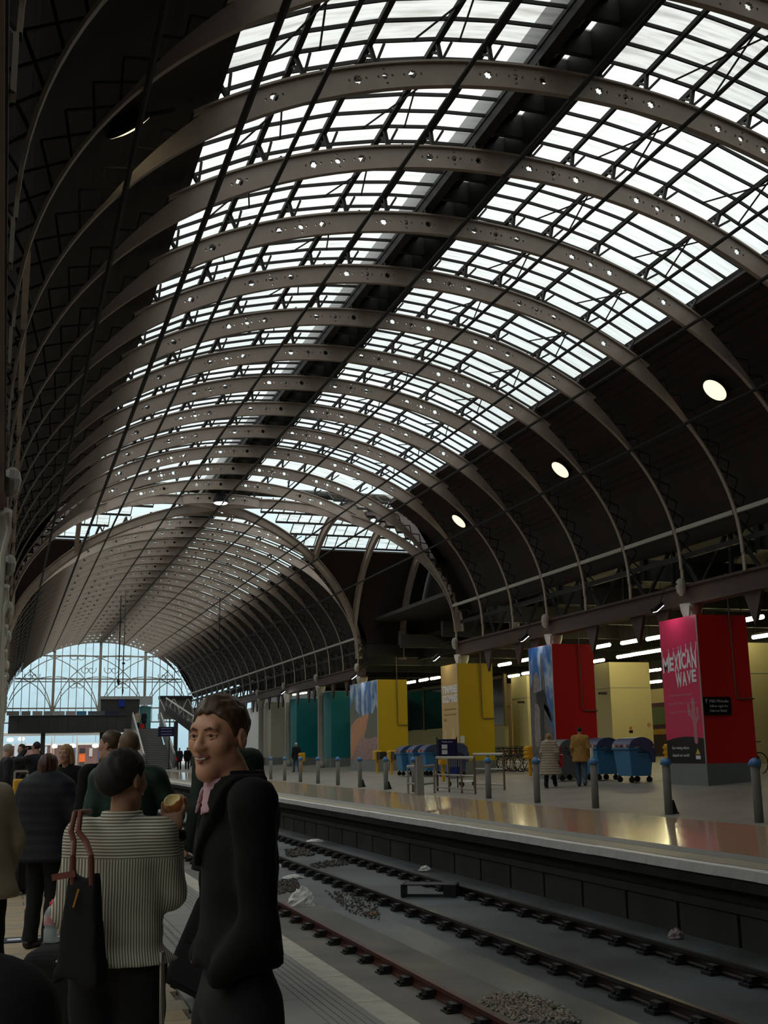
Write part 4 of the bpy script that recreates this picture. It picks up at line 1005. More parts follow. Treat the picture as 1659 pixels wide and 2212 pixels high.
# litter and ballast between the rails
def crumple(nm, px, py, w, h, d, m, label, cat, z=-1.06, seed=1):
    p = on_z(px, py, z); rnd = random.Random(seed); b = MB(); NU, NV = 12, 8
    for i in range(NV+1):
        for j in range(NU):
            a = 2*math.pi*j/NU; v = math.pi*i/NV*0.5; r = math.cos(v)*(0.75+0.35*rnd.random())
            b.v.append((r*math.cos(a)*w/2, r*math.sin(a)*d/2, math.sin(v)*h*(0.75+0.3*rnd.random())))
    for i in range(NV):
        for j in range(NU): b.f.append((i*NU+j, i*NU+(j+1) % NU, (i+1)*NU+(j+1) % NU, (i+1)*NU+j))
    o = b.build(nm, m); o.location = p; return tag(o, label, cat)
M_BAG = mat('white_plastic_bag', (0.75, 0.75, 0.73), 0.5, noise=((0.55, 0.55, 0.53), 0.6, 12.0))
crumple('plastic_bag', 652, 1957, 0.52, 0.34, 0.4, M_BAG, 'crumpled white plastic bag lying beside the rusty rail', 'bag', seed=3)
crumple('paper_scrap', 632, 1897, 0.5, 0.08, 0.25, M_BAG, 'flattened white litter scrap beside the dark middle rail', 'litter', seed=4)
crumple('paper_scrap', 600, 1872, 0.2, 0.08, 0.2, M_BAG, 'small white paper scrap by the ballast heap', 'litter', seed=5)
crumple('paper_scrap', 680, 1818, 0.6, 0.08, 0.3, M_BAG, 'long flat white litter against the far platform wall', 'litter', seed=6)
crumple('paper_cup', 918, 1882, 0.32, 0.13, 0.2, M_BAG, 'white food wrapper lying near the far wall base', 'litter', seed=8)
crumple('food_wrapper', 1460, 2026, 0.26, 0.14, 0.2, mat('wrapper_white_red', (0.5, 0.42, 0.42), 0.4, noise=((0.1, 0.06, 0.06), 1.0, 14.0)), 'white and maroon food wrapper behind the far rail', 'litter', seed=9)
crumple('leaf_litter', 805, 1976, 0.16, 0.05, 0.1, mat('litter_orange', (0.3, 0.13, 0.06)), 'small orange-brown scrap between the tracks', 'litter', seed=11)
p = on_z(930, 1934, -1.06); t = empty('metal_cover', p, -0.5); tag(t, 'bent black metal cover lying between the far track rails', 'debris')
MB().box(-0.5, 0.5, -0.25, 0.22, 0.2, 0.22).build('top_plate', M_BLACK, t)
MB().box(-0.5, 0.5, -0.25, -0.23, 0.0, 0.05).build('front_lip', M_BLACK, t)
for s in (-1, 1): MB().box(s*0.5-0.02, s*0.5+0.02, -0.3, 0.24, 0.0, 0.22).build('side_plate', M_BLACK, t)
MB().box(0.28, 0.5, -0.26, -0.24, 0.0, 0.2).build('corner_flap', M_BLACK, t)
def gravel(nm, poly_px, n, m, label, smin, smax, seed):
    rnd = random.Random(seed); b = MB(); base = on_z(*poly_px[0], -1.06)
    xs = [p[0] for p in poly_px]; ys = [p[1] for p in poly_px]; k = 0
    def inside(x, y):
        r = False
        for i in range(len(poly_px)):
            x1, y1 = poly_px[i]; x2, y2 = poly_px[i-1]
            if (y1 > y) != (y2 > y) and x < (x2-x1)*(y-y1)/(y2-y1)+x1: r = not r
        return r
    while k < n:
        x, y = rnd.uniform(min(xs), max(xs)), rnd.uniform(min(ys), max(ys))
        if not inside(x, y): continue
        q = on_z(x, y, -1.06)-base; s = rnd.uniform(smin, smax); k += 1
        M = Matrix.Translation(q+Vector((0, 0, rnd.uniform(0, 0.03)))) @ Matrix.Rotation(rnd.uniform(0, 6), 4, Vector((rnd.random(), rnd.random(), rnd.random()+.1)).normalized())
        b.add([M @ Vector(v)*1.0 if False else M @ (Vector(v)*s) for v in ((1, 0, 0), (-1, 0.2, 0), (0, 0.8, 0), (0, -0.8, 0.1), (0.1, 0, 0.7), (0, 0, -0.6))], [(0, 2, 4), (2, 1, 4), (1, 3, 4), (3, 0, 4), (2, 0, 5), (1, 2, 5), (3, 1, 5), (0, 3, 5)])
    o = b.build(nm, m); o.location = base; o['kind'] = 'stuff'; o['label'] = label; o['category'] = 'ballast'; return o
M_BAL = mat('ballast_pale', (0.33, 0.29, 0.25), 0.8, noise=((0.16, 0.13, 0.11), 0.8, 9.0)); M_BALD = mat('ballast_sooty', (0.07, 0.066, 0.058), 0.8, noise=((0.14, 0.11, 0.09), 0.6, 14.0))
gravel('ballast', [(1030, 2170), (1060, 2150), (1140, 2150), (1210, 2175), (1260, 2212), (1120, 2212)], 900, M_BAL, 'patch of pale ballast stones beside the rusty rail', 0.018, 0.038, 1)
gravel('ballast', [(592, 1905), (640, 1900), (650, 1925), (600, 1935)], 300, M_BALD, 'heap of dirty ballast beside the rusty rail', 0.02, 0.05, 2)
gravel('ballast', [(700, 1925), (800, 1935), (830, 1990), (760, 1975)], 300, M_BALD, 'thin scatter of sooty ballast between the tracks', 0.012, 0.035, 3)
gravel('ballast', [(615, 1838), (660, 1830), (680, 1848), (620, 1852)], 200, M_BALD, 'dark rubbish heap between the far rails', 0.03, 0.07, 4)
gravel('ballast', [(665, 1868), (740, 1855), (755, 1868), (680, 1876)], 150, M_BALD, 'thin line of dark rubble across the far track', 0.02, 0.05, 5)

# ================================================================ FAR END
YB = 114.0
M_DKST = mat('bridge_dark_steel', (0.045, 0.045, 0.047), 0.5)
a, b = on_y(40, 1546, YB), on_y(272, 1578, YB)
ZD = b.z; ZT = a.z
t = empty('footbridge', (0, YB, 0)); tag(t, 'dark plate-girder footbridge crossing below the glazed end screen', 'footbridge')
x0, x1 = 0.25, b.x
for k in range(12):
    xa = x0+(x1-x0)*k/12; xb = x0+(x1-x0)*(k+1)/12
    MB().box(xa+0.01, xb-0.01, 0, 0.15, ZD+0.1, ZT-0.05).build('side_panel', M_DKST, t)
MB().box(x0, x1, 0.1, 0.2, ZD, ZT-0.05).build('web_plate', M_DKST, t)
MB().box(x0, x1, -0.12, 3.5, ZD-0.15, ZD+0.1).build('bottom_flange', M_DKST, t); MB().box(x0, x1, -0.1, 0.25, ZT-0.05, ZT+0.02).build('top_flange', M_DKST, t)
for k, (pa, pb, c) in enumerate(((14, 42, (0.3, 0.31, 0.3)), (46, 66, (0.22, 0.23, 0.22)), (70, 92, (0.4, 0.38, 0.34)), (94, 114, (0.3, 0.32, 0.33)), (116, 140, (0.42, 0.43, 0.42)), (142, 163, (0.4, 0.34, 0.34)), (165, 187, (0.05, 0.22, 0.4)), (190, 226, (0.1, 0.12, 0.14)), (228, 258, (0.02, 0.025, 0.06)))):
    A, B = on_y(pa, 1545, YB), on_y(pb, 1536, YB); MB().box(A.x, B.x, 0.02, 0.08, ZT+0.03, B.z).build('parapet_board', mat('parapet_%d' % k, c), t)
for X in (x0+3.2, x1-2.2): MB().box(X-0.2, X+0.2, 0.5, 0.9, -0.1, ZD).build('pier', M_DKST, t)
# kiosk on the bridge
A, B = on_y(217, 1543, YB+1.5), on_y(302, 1504, YB+1.5)
k_ = empty('bridge_kiosk', (A.x, YB+1.5, ZD+0.1)); tag(k_, 'dark flat-roofed kiosk on the footbridge with a pale fascia and teal glass end', 'kiosk')
hz_ = B.z-ZD-0.1
MB().box(0, B.x-A.x, 0, 1.8, 0, hz_-0.3).build('kiosk_wall', M_DKST, k_); MB().box(-0.15, B.x-A.x+4.2*0, -0.15, 1.9, hz_-0.3, hz_).build('fascia', mat('fascia_grey', (0.33, 0.34, 0.33)), k_)
A2, B2 = on_y(306, 1570, YB+1.4), on_y(317, 1506, YB+1.4)
MB().box(B.x-A.x, B2.x-A.x+0.6, 0, 1.6, hz_*0.75, hz_).build('glass_canopy', mat('kiosk_glass_pale', (0.45, 0.5, 0.52), 0.2), k_)
MB().box(B.x-A.x+0.05, B2.x-A.x+0.5, 0.3, 0.36, 0.0, hz_*0.7).build('teal_glass', mat('teal_glass', (0.12, 0.35, 0.36), 0.1), k_)
c1, c2 = on_y(256, 1527, YB+1.3), on_y(270, 1512, YB+1.3)
s = MB().box(c1.x, c2.x, YB+1.36, YB+1.42, c1.z, c2.z).build('blue_sign', mat('sign_blue', (0.01, 0.04, 0.3), 0.4)); tag(s, 'small square blue sign on the front of the bridge kiosk', 'sign')
# stairs
SY0, SY1 = 103.5, YB+0.1; sx0, sx1 = on_y(312, 1650, SY0).x, on_y(372, 1650, SY0).x; zt_ = ZD+0.15; zb_ = zr((sx0+sx1)/2)
st_ = empty('staircase', ((sx0+sx1)/2, SY0, zb_)); tag(st_, 'wide grey staircase in two flights rising to the footbridge', 'staircase')
hw = (sx1-sx0)/2; NS = 24; rise = (zt_-zb_)/NS; yy = 0.0
M_STEP = mat('stair_grey', (0.27, 0.27, 0.26), 0.6); M_NOSE = mat('stair_nosing', (0.08, 0.08, 0.08), 0.6)
for k in range(NS):
    L = 0.34 if k != 13 else 1.8
    MB().box(-hw, hw, yy, yy+L+0.02, max(0, k*rise-0.4), (k+1)*rise).build('step', M_STEP, st_)
    MB().box(-hw, hw, yy-0.012, yy, (k+1)*rise-0.075, (k+1)*rise-0.0).build('nosing', M_NOSE, st_)
    yy += L
for s in (-1, 1):
    MB().beam((s*(hw+0.12), -0.3, 0.75), (s*(hw+0.12), yy, zt_-zb_+0.75), 0.22, 1.3).build('stringer_wall', mat('stair_side', (0.2, 0.21, 0.21), 0.5), st_)
    MB().tube([(s*(hw+0.12), -0.5, 1.45), (s*(hw+0.12), yy, zt_-zb_+1.5)], 0.06, 6).build('handrail', M_STEEL, st_)
MB().box(-hw-0.9, hw+0.6, yy, yy+1.6, zt_-zb_-0.25, zt_-zb_).build('landing', M_STEP, st_)
# side stair with white balusters, to the right of the staircase
e0 = on_y(425, 1640, 101); t = empty('side_stair', (sx1+0.5, 100.0, zr(sx1))); tag(t, 'sloping side stair with a row of white balusters beside the grey staircase', 'staircase')
MB().beam((0.3, 14, 5.6), (3.6, 1.5, 1.5), 0.3, 0.7).build('stringer', M_DKST, t)
MB().beam((0.2, 14, 6.7), (3.5, 1.5, 2.9), 0.08, 0.12).build('handrail', M_WHITE, t)
for k in range(13):
    f = k/12; q = Vector((0.25+3.3*f, 14-12.5*f, 5.4-4.0*f)); MB().beam(q, q+Vector((0, 0, 1.25)), 0.12, 0.06).build('baluster', mat('baluster_pale', (0.42, 0.42, 0.4), 0.5), t)
for X, Y in ((3.0, 3), (1.8, 7), (0.8, 11)): MB().box(X-0.18, X+0.18, Y-0.18, Y+0.18, 0, 1.5+0.3*(Y-1.5)).build('pier', M_DKST, t)
# fence of white bars further right
t = empty('bar_gate', (on_y(412, 1640, 100).x, 99.0, zr(16))); tag(t, 'tall white barred gate at the foot of the far hoardings', 'gate')
for k in range(9): MB().box(k*0.32, k*0.32+0.12, 0, 0.08, 0, 2.7).build('bar', M_WHITE, t)
for z in (0.1, 2.65): MB().box(-0.05, 2.75, -0.02, 0.1, z, z+0.1).build('rail', M_WHITE, t)
bm_ = on_y(357, 1597, 102); t = empty('direction_sign', (bm_.x, 102, zr(bm_.x))); tag(t, 'navy direction board on a grey post at the foot of the staircase', 'sign')
MB().tube([(0.35, 0, 0), (0.35, 0, 4.4)], 0.06, 6).build('post', M_DKST, t)
u, v = on_y(341, 1591, 102), on_y(376, 1570, 102); MB().box(u.x-bm_.x, v.x-bm_.x, -0.1, -0.03, u.z-zr(bm_.x), v.z-zr(bm_.x)).build('board', M_NAVY, t)
for k in range(3): MB().box(u.x-bm_.x+0.25, v.x-bm_.x-0.2, -0.11, -0.1, u.z-zr(bm_.x)+0.15+0.25*k, u.z-zr(bm_.x)+0.21+0.25*k).build('white_line', mat('sign_line', (0.25, 0.27, 0.4)), t)
# white V truss and canopy of the building beyond, right of the end screen
t = empty('truss_bridge', (on_y(345, 1540, 124).x, 124, 0)); tag(t, 'grey enclosed walkway with white V-shaped braces near the end screen', 'walkway')
u, v = on_y(345, 1541, 124), on_y(408, 1510, 124)
MB().box(0, v.x-u.x+0.4, 0, 1.5, u.z-0.6, u.z).build('deck', mat('walkway_grey', (0.2, 0.2, 0.2)), t); MB().box(0, v.x-u.x+0.4, 0, 1.5, v.z, v.z+0.35).build('roof_beam', M_DKST, t)
for k in range(3):
    for s in (-1, 1): MB().beam((0.7+1.5*k, -0.05, u.z), (0.7+1.5*k+s*0.7, -0.05, v.z), 0.2, 0.1).build('v_brace', M_WHITE, t)
MB().box(0.0, v.x-u.x+0.4, 0.4, 0.5, u.z, v.z).build('cladding', mat('walkway_panel', (0.24, 0.25, 0.26)), t)
# covered platform beyond the bridge
FY = 140.0
t = empty('canopy', (0, FY, 0)); tag(t, 'glazed white platform canopy beyond the footbridge', 'canopy')
u, v = on_y(-30, 1601, FY), on_y(235, 1580, FY)
MB().box(u.x-1, v.x, -8, 6, u.z+0.75, u.z+0.79).build('glass_roof', glass_mat('canopy_glass', (0.97, 0.98, 1.0), (0.8, 0.8, 0.8), 0.3, 0.4), t)  # made translucent so the canopy glows with sky light
for k in range(7): MB().box(u.x-1+k*2.4, u.x-0.9+k*2.4, -8, 6, u.z+0.55, u.z+0.75).build('roof_bar', M_WHITE, t)
MB().box(u.x-1, v.x, -8.1, -8, u.z+0.4, u.z+0.75).build('valance', M_WHITE, t)
for px in (45, 110, 165, 222): q = on_y(px, 1640, FY-6); MB().tube([(q.x, -6, -0.1), (q.x, -6, u.z+0.7)], 0.1, 8).build('post', M_WHITE if px < 200 else M_DKST, t)
bw = empty('station_building', (0, FY+27, 0)); tag(bw, 'low brown brick station building with doors and posters beyond the bridge', 'building')
u, v = on_y(-40, 1650, FY+27), on_y(240, 1606, FY+27)
MB().box(u.x-4, v.x+6, 0, 0.4, -1, v.z+0.1).build('brick_wall', mat('far_brick', (0.20, 0.11, 0.10), 0.8, noise=((0.13, 0.08, 0.07), 0.6, 3.0)), bw)
MB().box(u.x-4, v.x+6, -0.1, 0.0, v.z-0.15, v.z+0.12).build('white_band', M_WHITE, bw)
for (pa, pb, qa, qb, c, nm) in ((212, 218, 1645, 1615, (0.02, 0.08, 0.3), 'blue_door'), (192, 200, 1634, 1616, (0.45, 0.45, 0.43), 'poster'), (172, 184, 1628, 1616, (0.02, 0.02, 0.02), 'dark_poster'), (113, 118, 1640, 1615, (0.5, 0.25, 0.15), 'tall_panel'), (155, 162, 1645, 1615, (0.1, 0.12, 0.3), 'blue_panel'), (96, 102, 1645, 1612, (0.6, 0.62, 0.65), 'white_panel'), (30, 40, 1645, 1605, (0.55, 0.57, 0.6), 'white_panel'), (50, 56, 1645, 1605, (0.5, 0.52, 0.55), 'white_panel')):
    A, B = on_y(pa, qa, FY+26.9), on_y(pb, qb, FY+26.9); MB().box(A.x, B.x, -0.2, -0.1, A.z, B.z).build(nm, mat('far_'+nm+str(pa), c), bw)
A, B = on_y(171, 1646, FY+4), on_y(184, 1629, FY+4); t = empty('orange_bin', (A.x, FY+4, A.z)); tag(t, 'bright orange box standing before the brick building beyond the bridge', 'box')
MB().box(0, B.x-A.x, 0, 0.8, 0, B.z-A.z).build('box_body', mat('far_orange', (0.75, 0.13, 0.02), 0.5), t); MB().box(-0.05, B.x-A.x+0.05, -0.05, 0.85, B.z-A.z, B.z-A.z+0.08).build('lid', mat('far_orange_dark', (0.5, 0.08, 0.02)), t); MB().box(0.02, B.x-A.x-0.02, 0.02, 0.78, -A.z-0.03, 0.0).build('stand', M_DKST, t)
for px, py in ((117, 1612), (157, 1611), (206, 1611), (22, 1598), (46, 1596)):
    q = on_y(px, py, FY-2); t = empty('globe_lamp', q); tag(t, 'glowing oval lamp hanging under the platform canopy beyond the bridge', 'lamp', 'canopy lamps')
    MB().lathe([(0.02, -0.2), (0.3, -0.16), (0.36, 0), (0.3, 0.14), (0.05, 0.2)], 12).build('globe', M_TUBE, t, True); MB().tube([(0, 0, 0.2), (0, 0, 1.8)], 0.02, 5).build('stem', M_DKST, t)
# ================================================================ PEOPLE (signed-distance bodies meshed by surface nets)
def surface_nets(f, lo, hi, h, fine=()):
    ax = []
    for k in range(3):
        a = [lo[k]]
        while a[-1] < hi[k]:
            s = h
            for fl_, fh, hh in fine:
                if fl_[k]-1e-6 <= a[-1] < fh[k]: s = min(s, hh)
            nxt = a[-1]+s
            for fl_, fh, hh in fine:
                if a[-1] < fl_[k]-1e-6 < nxt: nxt = fl_[k]
            a.append(nxt)
        ax.append(np.array(a, np.float32))
    X, Y, Z = np.meshgrid(*ax, indexing='ij'); sh = X.shape
    v = f(X.ravel(), Y.ravel(), Z.ravel()).reshape(sh)
    ins = v < 0
    cs = np.zeros(tuple(n-1 for n in sh), np.int8)
    C = [(i, j, k) for i in (0, 1) for j in (0, 1) for k in (0, 1)]
    sl = lambda o: tuple(slice(o[a], sh[a]-1+o[a]) for a in range(3))
    for o in C: cs += ins[sl(o)]
    act = (cs > 0) & (cs < 8); idx = np.argwhere(act)
    if len(idx) == 0: return [], []
    num = -np.ones(act.shape, np.int64); num[act] = np.arange(len(idx))
    acc = np.zeros((len(idx), 3)); cnt = np.zeros(len(idx))
    P = (X, Y, Z)
    for a in range(8):
        for b in range(a+1, 8):
            d = [C[b][q]-C[a][q] for q in range(3)]
            if sum(abs(t) for t in d) != 1: continue
            ia = tuple((idx+np.array(C[a])).T); ib = tuple((idx+np.array(C[b])).T)
            va, vb = v[ia], v[ib]; m = (va < 0) != (vb < 0)
            t = np.where(m, va/(va-vb+1e-12), 0)
            for q in range(3): acc[:, q] += np.where(m, P[q][ia]+(P[q][ib]-P[q][ia])*t, 0)
            cnt += m
    V = acc/cnt[:, None]; F = []
    for q in range(3):
        r, s = (q+1) % 3, (q+2) % 3
        A = [slice(None)]*3; B = [slice(None)]*3
        A[q] = slice(0, sh[q]-1); B[q] = slice(1, sh[q])
        for w in (r, s): A[w] = slice(1, sh[w]-1); B[w] = slice(1, sh[w]-1)
        va, vb = ins[tuple(A)], ins[tuple(B)]
        e = np.argwhere(va != vb)
        if len(e) == 0: continue
        flip = va[tuple(e.T)]
        base = e.copy(); base[:, r] += 1; base[:, s] += 1
        def cell(dr, ds):
            c = base.copy(); c[:, r] -= dr; c[:, s] -= ds; return num[tuple(c.T)]
        quad = np.stack([cell(1, 1), cell(0, 1), cell(0, 0), cell(1, 0)], 1)
        quad[~flip] = quad[~flip][:, ::-1]; F.append(quad)
    return V, np.concatenate(F)
def net_mesh(name, f, lo, hi, h, m, fine=()):
    V, F = surface_nets(f, lo, hi, h, fine)
    me = bpy.data.meshes.new(name); me.from_pydata([tuple(map(float, p)) for p in V], [], [tuple(int(i) for i in q) for q in F]); me.update()
    me.materials.append(m); me.polygons.foreach_set('use_smooth', [True]*len(me.polygons)); return me
def cone(a, b, ra, rb, sy=1.0, sx=1.0):
    a = np.array(a, np.float32); b = np.array(b, np.float32); S = np.array((1/sx, 1/sy, 1), np.float32)
    a2, b2 = a*S, b*S; d = b2-a2; L = float(d@d)+1e-9; mn = min(1.0, sx, sy)
    def g(x, y, z):
        px, py, pz = x*S[0]-a2[0], y*S[1]-a2[1], z-a2[2]
        t = np.clip((px*d[0]+py*d[1]+pz*d[2])/L, 0, 1)
        return (np.sqrt((px-t*d[0])**2+(py-t*d[1])**2+(pz-t*d[2])**2)-(ra+(rb-ra)*t))*mn
    return g
def ell(c, r):
    def g(x, y, z):
        q = np.sqrt(((x-c[0])/r[0])**2+((y-c[1])/r[1])**2+((z-c[2])/r[2])**2); return (q-1)*min(r)
    return g
def rbox(c, hw, rad):
    def g(x, y, z):
        dx, dy, dz = np.abs(x-c[0])-hw[0]+rad, np.abs(y-c[1])-hw[1]+rad, np.abs(z-c[2])-hw[2]+rad
        return np.sqrt(np.maximum(dx, 0)**2+np.maximum(dy, 0)**2+np.maximum(dz, 0)**2)+np.minimum(np.maximum(dx, np.maximum(dy, dz)), 0)-rad
    return g
def smin(a, b, k):
    h = np.clip(0.5+0.5*(b-a)/k, 0, 1); return b+(a-b)*h-k*h*(1-h)
def U(fs, k=0.03):
    def g(x, y, z):
        r = fs[0](x, y, z)
        for f in fs[1:]: r = smin(r, f(x, y, z), k)
        return r
    return g
def SUB(f, gs, k=0.01):
    def g(x, y, z):
        r = f(x, y, z)
        for q in gs: r = -smin(-r, q(x, y, z), k)
        return r
    return g
def framed(f, R, o):
    """evaluate f in a local frame: R columns = local axes in parent, o origin"""
    R = np.array(R, np.float32); o = np.array(o, np.float32)
    def g(x, y, z):
        px, py, pz = x-o[0], y-o[1], z-o[2]
        return f(px*R[0, 0]+py*R[1, 0]+pz*R[2, 0], px*R[0, 1]+py*R[1, 1]+pz*R[2, 1], px*R[0, 2]+py*R[1, 2]+pz*R[2, 2])
    return g
def rot(yaw=0, pitch=0, roll=0):
    return np.array(Matrix.Rotation(yaw, 3, 'Z') @ Matrix.Rotation(pitch, 3, 'X') @ Matrix.Rotation(roll, 3, 'Y'))
def head_sdf(female=False, slim=1.0):
    j = 0.9 if female else 1.0
    base = U([ell((0, -0.017, 0.032), (0.075*slim, 0.094, 0.083)), ell((0, 0.026, -0.03), (0.06*slim*j, 0.066, 0.085))], 0.03)
    jaw = U([cone((-0.045*j, 0.012, -0.062), (0, 0.066, -0.1), 0.026, 0.024), cone((0.045*j, 0.012, -0.062), (0, 0.066, -0.1), 0.026, 0.024), ell((0, 0.069, -0.1), (0.024, 0.02, 0.02))], 0.02)
    feat = U([base, jaw, cone((-0.034, 0.074, 0.03), (0.034, 0.074, 0.03), 0.013, 0.013), ell((-0.04, 0.056, -0.02), (0.026, 0.026, 0.024)), ell((0.04, 0.056, -0.02), (0.026, 0.026, 0.024))], 0.02)
    feat = U([feat, cone((0, 0.083, 0.018), (0, 0.109, -0.027), 0.008, 0.0125), ell((-0.013, 0.098, -0.03), (0.009, 0.011, 0.008)), ell((0.013, 0.098, -0.03), (0.009, 0.011, 0.008))], 0.01)
    feat = SUB(feat, [ell((-0.031, 0.095, 0.008), (0.017, 0.014, 0.011)), ell((0.031, 0.095, 0.008), (0.017, 0.014, 0.011))], 0.012)
    lips = U([ell((0, 0.0865, -0.054), (0.025, 0.012, 0.0065)), ell((0, 0.0855, -0.066), (0.021, 0.012, 0.0075))], 0.002)
    feat = U([feat, lips], 0.004)
    ears = U([SUB(ell((s*0.079*slim, -0.012, -0.008), (0.010, 0.019, 0.031)), [ell((s*0.09*slim, -0.006, -0.004), (0.008, 0.010, 0.017))], 0.006) for s in (-1, 1)], 0.001)
    return U([feat, ears], 0.006)
def hand_sdf(side, curl=0.5):
    """hand hanging along -z from the wrist at the origin; palm faces the body (-x*side), thumb forward (+y)"""
    fs = [ell((0, 0.0, -0.045), (0.016, 0.04, 0.048))]
    for k, (y, L) in enumerate(((0.028, 0.07), (0.01, 0.08), (-0.009, 0.075), (-0.027, 0.06))):
        c = curl*(0.7+0.1*k)
        a = (0, y, -0.085); b = (-side*math.sin(c)*L*0.5, y, -0.085-math.cos(c)*L*0.5); d = (b[0]-side*math.sin(c*2.3)*L*0.5, y, b[2]-math.cos(c*2.3)*L*0.5)
        fs += [cone(a, b, 0.0095, 0.009), cone(b, d, 0.009, 0.007)]
    fs += [cone((0, 0.03, -0.025), (-side*0.012, 0.055, -0.055), 0.014, 0.011), cone((-side*0.012, 0.055, -0.055), (-side*0.018, 0.055, -0.088), 0.011, 0.008)]
    return U(fs, 0.007)
def align(d):
    """rotation whose -z axis points along d"""
    d = Vector(d).normalized(); z = -d; x = Vector((1, 0, 0)); x = (x-z*x.dot(z)).normalized() if abs(z.x) < 0.95 else Vector((0, 1, 0)); y = z.cross(x)
    return np.array(Matrix((x, y, z)).transposed())
SKIN = {}
def skin(n, c):
    return mat('skin_'+n, c, 0.5, spec=0.3, noise=((c[0]*0.85, c[1]*0.72, c[2]*0.68), 0.5, 14.0))
M_SHOE = mat('shoe_black_leather', (0.012, 0.011, 0.011), 0.4)
M_EYEW = mat('eye_white', (0.55, 0.52, 0.48), 0.25); M_EYED = mat('eye_iris', (0.02, 0.015, 0.012), 0.2); M_TEETH = mat('teeth', (0.5, 0.46, 0.4), 0.35); M_LIP = mat('lips', (0.25, 0.075, 0.06), 0.45)
def facing(fx, fy): return math.atan2(-fx, fy)
def person(label, pos, rz, H, coat, trousers, hair=('short', None), skin_m=None, hyaw=0.0, hpitch=0.0, hem=0.82, bulk=1.0, puff=0.0, pose=None, res=0.03, hres=None, female=False, shoes=None, face=False, coat_name='coat', hands=True, hood=False, lower='trousers', stride=0.0, grp=None, collar=True, trouser_hem=0.09, lean=0.0, handfine=None, hk=0.93, flare=0.05, up=0.0, hfwd=0.025, extra=None):
    s = H/1.75
    p = dict(shL=(-0.185, 0, 1.43), elL=(-0.25, -0.04, 1.14), wrL=(-0.25, 0.07, 0.9), shR=(0.185, 0, 1.43), elR=(0.25, -0.04, 1.14), wrR=(0.25, 0.07, 0.9),
             hipL=(-0.09, 0, 0.92), knL=(-0.1, 0.03+stride*0.12, 0.5), anL=(-0.1, -0.02+stride*0.18, 0.08), hipR=(0.09, 0, 0.92), knR=(0.1, 0.03-stride*0.06, 0.5), anR=(0.1, -0.02-stride*0.22, 0.08+0.04*abs(stride)))
    if female:
        for k in ('shL', 'shR'): p[k] = (p[k][0]*0.88, 0, 1.425)
    if pose: p.update(pose)
    for k in p: p[k] = tuple(c*s for c in p[k])
    for k in ('shL', 'shR'): p[k] = (p[k][0], p[k][1], p[k][2]+up)
    hc = (0, hfwd*s, H-0.117*hk); HR = rot(hyaw, hpitch)
    _hs = head_sdf(female); hf = framed(lambda x, y, z: _hs(x/hk, y/hk, z/hk)*hk, HR, hc)
    neck = cone((0, -0.01*s, 1.44*s), (hc[0], hc[1]-0.02, 1.57*s), 0.058*s if not female else 0.048*s, 0.052*s if not female else 0.044*s)
    fs = [neck, cone((0, 0, 0.98*s), (0, 0, 1.33*s), 0.125*s, 0.13*s, sy=0.62), cone(p['shL'], p['shR'], 0.05*s, 0.05*s)]
    for q in 'LR':
        sd = -1 if q == 'L' else 1
        fs += [cone(p['sh'+q], p['el'+q], 0.044*s, 0.036*s), cone(p['el'+q], p['wr'+q], 0.036*s, 0.026*s), cone(p['hip'+q], p['kn'+q], 0.078*s, 0.05*s), cone(p['kn'+q], p['an'+q], 0.05*s, 0.035*s),
               cone(p['an'+q], (p['an'+q][0], p['an'+q][1]+0.14*s, 0.035*s+(p['an'+q][2]-0.08*s)), 0.034*s, 0.03*s)]
    body = U(fs, 0.03*s)
    if hands:
        for q in 'LR':
            sd = -1 if q == 'L' else 1
            if hands == 'R' and q == 'L' or hands == 'L' and q == 'R': continue
            d = [p['wr'+q][i]-p['el'+q][i] for i in range(3)]
            body = U([body, framed(hand_sdf(sd), align(d), p['wr'+q])], 0.012*s)
    full = U([body, hf], 0.012)
    if extra: full = U([full, extra], 0.008)
    xs = [p[k][0] for k in p]; ys = [p[k][1] for k in p]
    lo = (min(xs)-0.16, min(ys+[-0.14])-0.2, -0.02); hi = (max(xs)+0.16, max(ys+[0.16])+0.24, H+0.05)
    hr = hres or res*0.6
    fine = [((hc[0]-0.13, hc[1]-0.15, hc[2]-0.16), (hc[0]+0.13, hc[1]+0.15, hc[2]+0.16), hr)]
    if handfine: fine.append(handfine)
    sk = skin_m or skin('fair', (0.42, 0.24, 0.17))
    bm_ = net_mesh('person', full, lo, hi, res, sk, fine)
    o = obj('person', bm_, None, pos, rz); tag(o, label, 'person', grp)
    if lean: o.rotation_euler[0] = lean
    # ---- upper garment
    b = bulk
    cz = [cone((0, 0, 1.0*s), (0, 0, 1.33*s), 0.172*s*b, 0.178*s*b, sy=0.66), cone(p['shL'], p['shR'], 0.066*s*b, 0.066*s*b), cone((0, -0.012*s, 1.40*s+up), (0, -0.008*s+hfwd*0.3, 1.465*s+up), 0.095*s, 0.075*s),
          cone((0, 0, 1.02*s), (0, 0, hem*s), 0.172*s*b, (0.172+flare)*s*b, sy=0.72)]
    for q in 'LR':
        e, w = p['el'+q], p['wr'+q]; cu = tuple(e[i]+(w[i]-e[i])*0.93 for i in range(3))
        cz += [cone(p['sh'+q], e, 0.066*s*b, 0.054*s*b), cone(e, cu, 0.054*s*b, 0.044*s*b)]
    cf = U(cz, 0.035*s)
    if hood: cf = U([cf, ell((0, -0.1*s, 1.45*s), (0.1*s, 0.06*s, 0.08*s))], 0.02)
